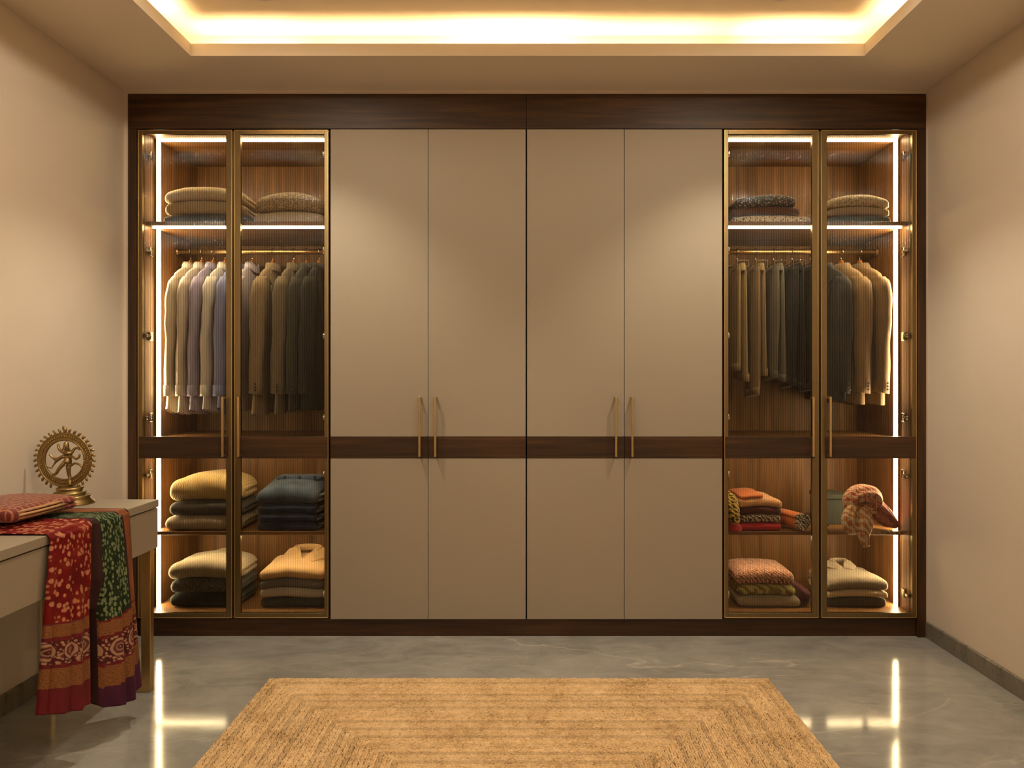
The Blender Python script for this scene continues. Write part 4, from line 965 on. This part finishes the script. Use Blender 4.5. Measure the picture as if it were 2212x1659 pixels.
    for q_ in (m_red, m_grn, m_bor, m_gld, m_pai, m_crm, m_pur, m_drk): me.materials.append(q_)
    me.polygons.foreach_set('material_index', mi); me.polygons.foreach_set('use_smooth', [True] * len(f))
    ul = me.uv_layers.new(name='UVMap'); lv = np.zeros(len(me.loops), int); me.loops.foreach_get('vertex_index', lv)
    ul.data.foreach_set('uv', np.array(uv)[lv].ravel()); u2 = me.uv_layers.new(name='Band'); u2.data.foreach_set('uv', np.array(uvb)[lv].ravel()); me.uv_layers.active = me.uv_layers['UVMap']; me.update()
    o = bpy.data.objects.new('draped_sari', me); C.objects.link(o)
    md = o.modifiers.new('thickness', 'SOLIDIFY'); md.thickness = 0.003; md.offset = 1.0
    return o
tag(sari_sheet(), 'red and green dotted silk sari hanging over the dressing table front', 'sari')
m_scale = NT('red_scale_brocade')
v = m_scale.coords((40, 40, 1)); vo = m_scale.n('ShaderNodeTexVoronoi', feature='DISTANCE_TO_EDGE'); m_scale.l(v, vo.inputs['Vector']); vo.inputs['Scale'].default_value = 1.0; vo.inputs['Randomness'].default_value = 0.35
m_scale.col(m_scale.ramp(vo.outputs['Distance'], [(0.06, (0.36, 0.13, 0.055)), (0.16, (0.14, 0.012, 0.008)), (0.5, (0.20, 0.022, 0.011))])); m_scale.p(0.55, 0, 0.35, Sheen_Weight=0.2)
m_scale.bump(vo.outputs['Distance'], 0.3, 0.003)
zf = TZ + 0.022
o, f = folded_mesh(0.30, 0.31, 0.046, 0.0, 0.010, layers=2, groove=0.018, seed=31, nz=0.004)
ang = math.radians(-6); ca, sa = math.cos(ang), math.sin(ang)
o = np.stack([o[:, 0] * ca - o[:, 1] * sa, o[:, 0] * sa + o[:, 1] * ca, o[:, 2]], 1)
fs = M().add(o, f).build('folded_sari', m_scale.mat); fs.location = (-1.835, -1.02, TZ + 0.020)
tag(fs, 'folded red brocade sari lying on the table in front of the brass statue', 'sari')
lf = M()
for q_, (zz, xx) in enumerate(((0.012, 0.150), (0.023, 0.155), (0.034, 0.148))):
    lf.tube(pathlerp([(xx - 0.02, -0.135, zz), (xx - 0.004, -0.06, zz + 0.002), (xx, 0.04, zz + 0.003), (xx - 0.02, 0.13, zz)], 5), 0.006, 8, ell=(0.8, 1.3))
lf.build('folded_edge', plain('antique_gold_edge', (0.42, 0.23, 0.11), 0.6, 0, 0.3, 0.2, 30), fs, world=False)

# ------------------------------------------------------------------ rug
def jute(name, f_):
  jt = NT(name); v = jt.coords()
  n1 = jt.noise(v, 5, 4, 0.6); n2 = jt.noise(v, 120, 2, 0.6); n3 = jt.noise(v, 38, 3, 0.6)
  k = jt.math('ADD', jt.math('ADD', jt.math('MULTIPLY', n1, 0.35), jt.math('MULTIPLY', n2, 0.4)), jt.math('MULTIPLY', n3, 0.25))
  base_c = jt.ramp(k, [(0.34, tuple(f_ * q for q in (0.30, 0.172, 0.075))), (0.46, tuple(f_ * q for q in (0.60, 0.385, 0.185))), (0.6, tuple(f_ * q for q in (0.80, 0.55, 0.30)))])
  fleck = jt.ramp(jt.noise(v, 75, 3, 0.7), [(0.62, (0, 0, 0)), (0.68, (1, 1, 1))])
  jt.col(jt.mix(jt.math('MULTIPLY', fleck, 0.7), base_c, (0.16, 0.075, 0.03))); jt.p(0.95, 0, 0.15); jt.bump(n2, 0.4, 0.002)
  return jt.mat
jutes = [jute('braided_jute', 1.0), jute('braided_jute_dark', 0.82), jute('braided_jute_light', 1.08)]
RX0, RX1, RY1, RY0 = -1.098, 1.023, -0.508, -2.06
rug = thing('jute_rug', 'rectangular braided jute rug in front of the wardrobe', 'rug', ((RX0 + RX1) / 2, (RY0 + RY1) / 2, 0))
M().box(RX0 + 0.006, RX1 - 0.006, RY0 + 0.006, RY1 - 0.006, 0.0, 0.006).build('backing', plain('jute_backing', (0.16, 0.09, 0.04), 0.95), rug)
# one strand lobe
lob = []; nl, na = 5, 6
for i in range(nl):
    u = -1 + 2 * i / (nl - 1); r_ = math.sqrt(max(0.06, 1 - u * u * 0.96))
    for j in range(na): a = 2 * PI * j / na; lob.append((u, r_ * math.cos(a), r_ * math.sin(a)))
lob = np.array(lob); lf_ = []
for i in range(nl - 1):
    for j in range(na): lf_.append((i * na + j, i * na + (j + 1) % na, (i + 1) * na + (j + 1) % na, (i + 1) * na + j))
lf_ = np.array(lf_)
PW = 0.0185; rows_n = int((RY1 - RY0) / 2 / PW)
for rw in range(rows_n):
    x0, x1, y0, y1 = RX0 + PW * (rw + 0.5), RX1 - PW * (rw + 0.5), RY0 + PW * (rw + 0.5), RY1 - PW * (rw + 0.5)
    segs = [((x0, y1), (x1, y1)), ((x1, y1), (x1, y0)), ((x1, y0), (x0, y0)), ((x0, y0), (x0, y1))]
    pos = []; dirs = []
    for (a, b) in segs:
        a, b = np.array(a), np.array(b); L = np.linalg.norm(b - a)
        if L < 0.02: continue
        n_ = int(L / 0.0125); t_ = (np.arange(n_) + 0.5) / n_; d_ = (b - a) / L
        for sgn in (-1, 1):
            nrm = np.array([-d_[1], d_[0]]) * sgn
            p_ = a + np.outer((t_ - 0.5) * (1 + 0.7 * PW / L) + 0.5 + (0.25 / n_ if sgn > 0 else -0.25 / n_), b - a) + nrm * PW * 0.225
            p_ = p_ + rng.normal(0, 0.0008, p_.shape)
            aa = d_ * math.cos(0.38) + nrm * math.sin(0.38)
            ang_ = math.atan2(aa[1], aa[0]) + rng.normal(0, 0.1, n_)
            pos.append(p_); dirs.append(ang_)
    pos = np.concatenate(pos); dirs = np.concatenate(dirs); n_ = len(pos)
    c_, s_ = np.cos(dirs), np.sin(dirs)
    sxx = 0.0122 * (1 + rng.normal(0, 0.06, n_)); syy = 0.0040 * (1 + rng.normal(0, 0.08, n_)); szz = 0.0052 * (1 + rng.normal(0, 0.12, n_))
    lx = lob[None, :, 0] * sxx[:, None]; lyy = lob[None, :, 1] * syy[:, None]; lz = lob[None, :, 2] * szz[:, None]
    vx = pos[:, 0:1] + lx * c_[:, None] - lyy * s_[:, None]; vy = pos[:, 1:2] + lx * s_[:, None] + lyy * c_[:, None]
    vz = 0.0075 + lz + (lx / 0.0122) * 0.0012
    vv = np.stack([vx, vy, np.maximum(vz, 0.002)], 2).reshape(-1, 3); ff = (lf_[None] + (np.arange(n_) * len(lob))[:, None, None]).reshape(-1, 4)
    vv = vv - np.array(rug.location)
    me = bpy.data.meshes.new('braid_row'); me.vertices.add(len(vv)); me.vertices.foreach_set('co', vv.ravel())
    me.loops.add(len(ff) * 4); me.loops.foreach_set('vertex_index', ff.ravel().astype(np.int32)); me.polygons.add(len(ff))
    me.polygons.foreach_set('loop_start', np.arange(0, len(ff) * 4, 4, dtype=np.int32)); me.polygons.foreach_set('use_smooth', [True] * len(ff))
    me.update(calc_edges=True); me.materials.append(jutes[(0, 0, 1, 0, 2, 0, 0, 2, 1, 0, 0, 1)[rw % 12]])
    o = bpy.data.objects.new('braid_row', me); C.objects.link(o); o.parent = rug
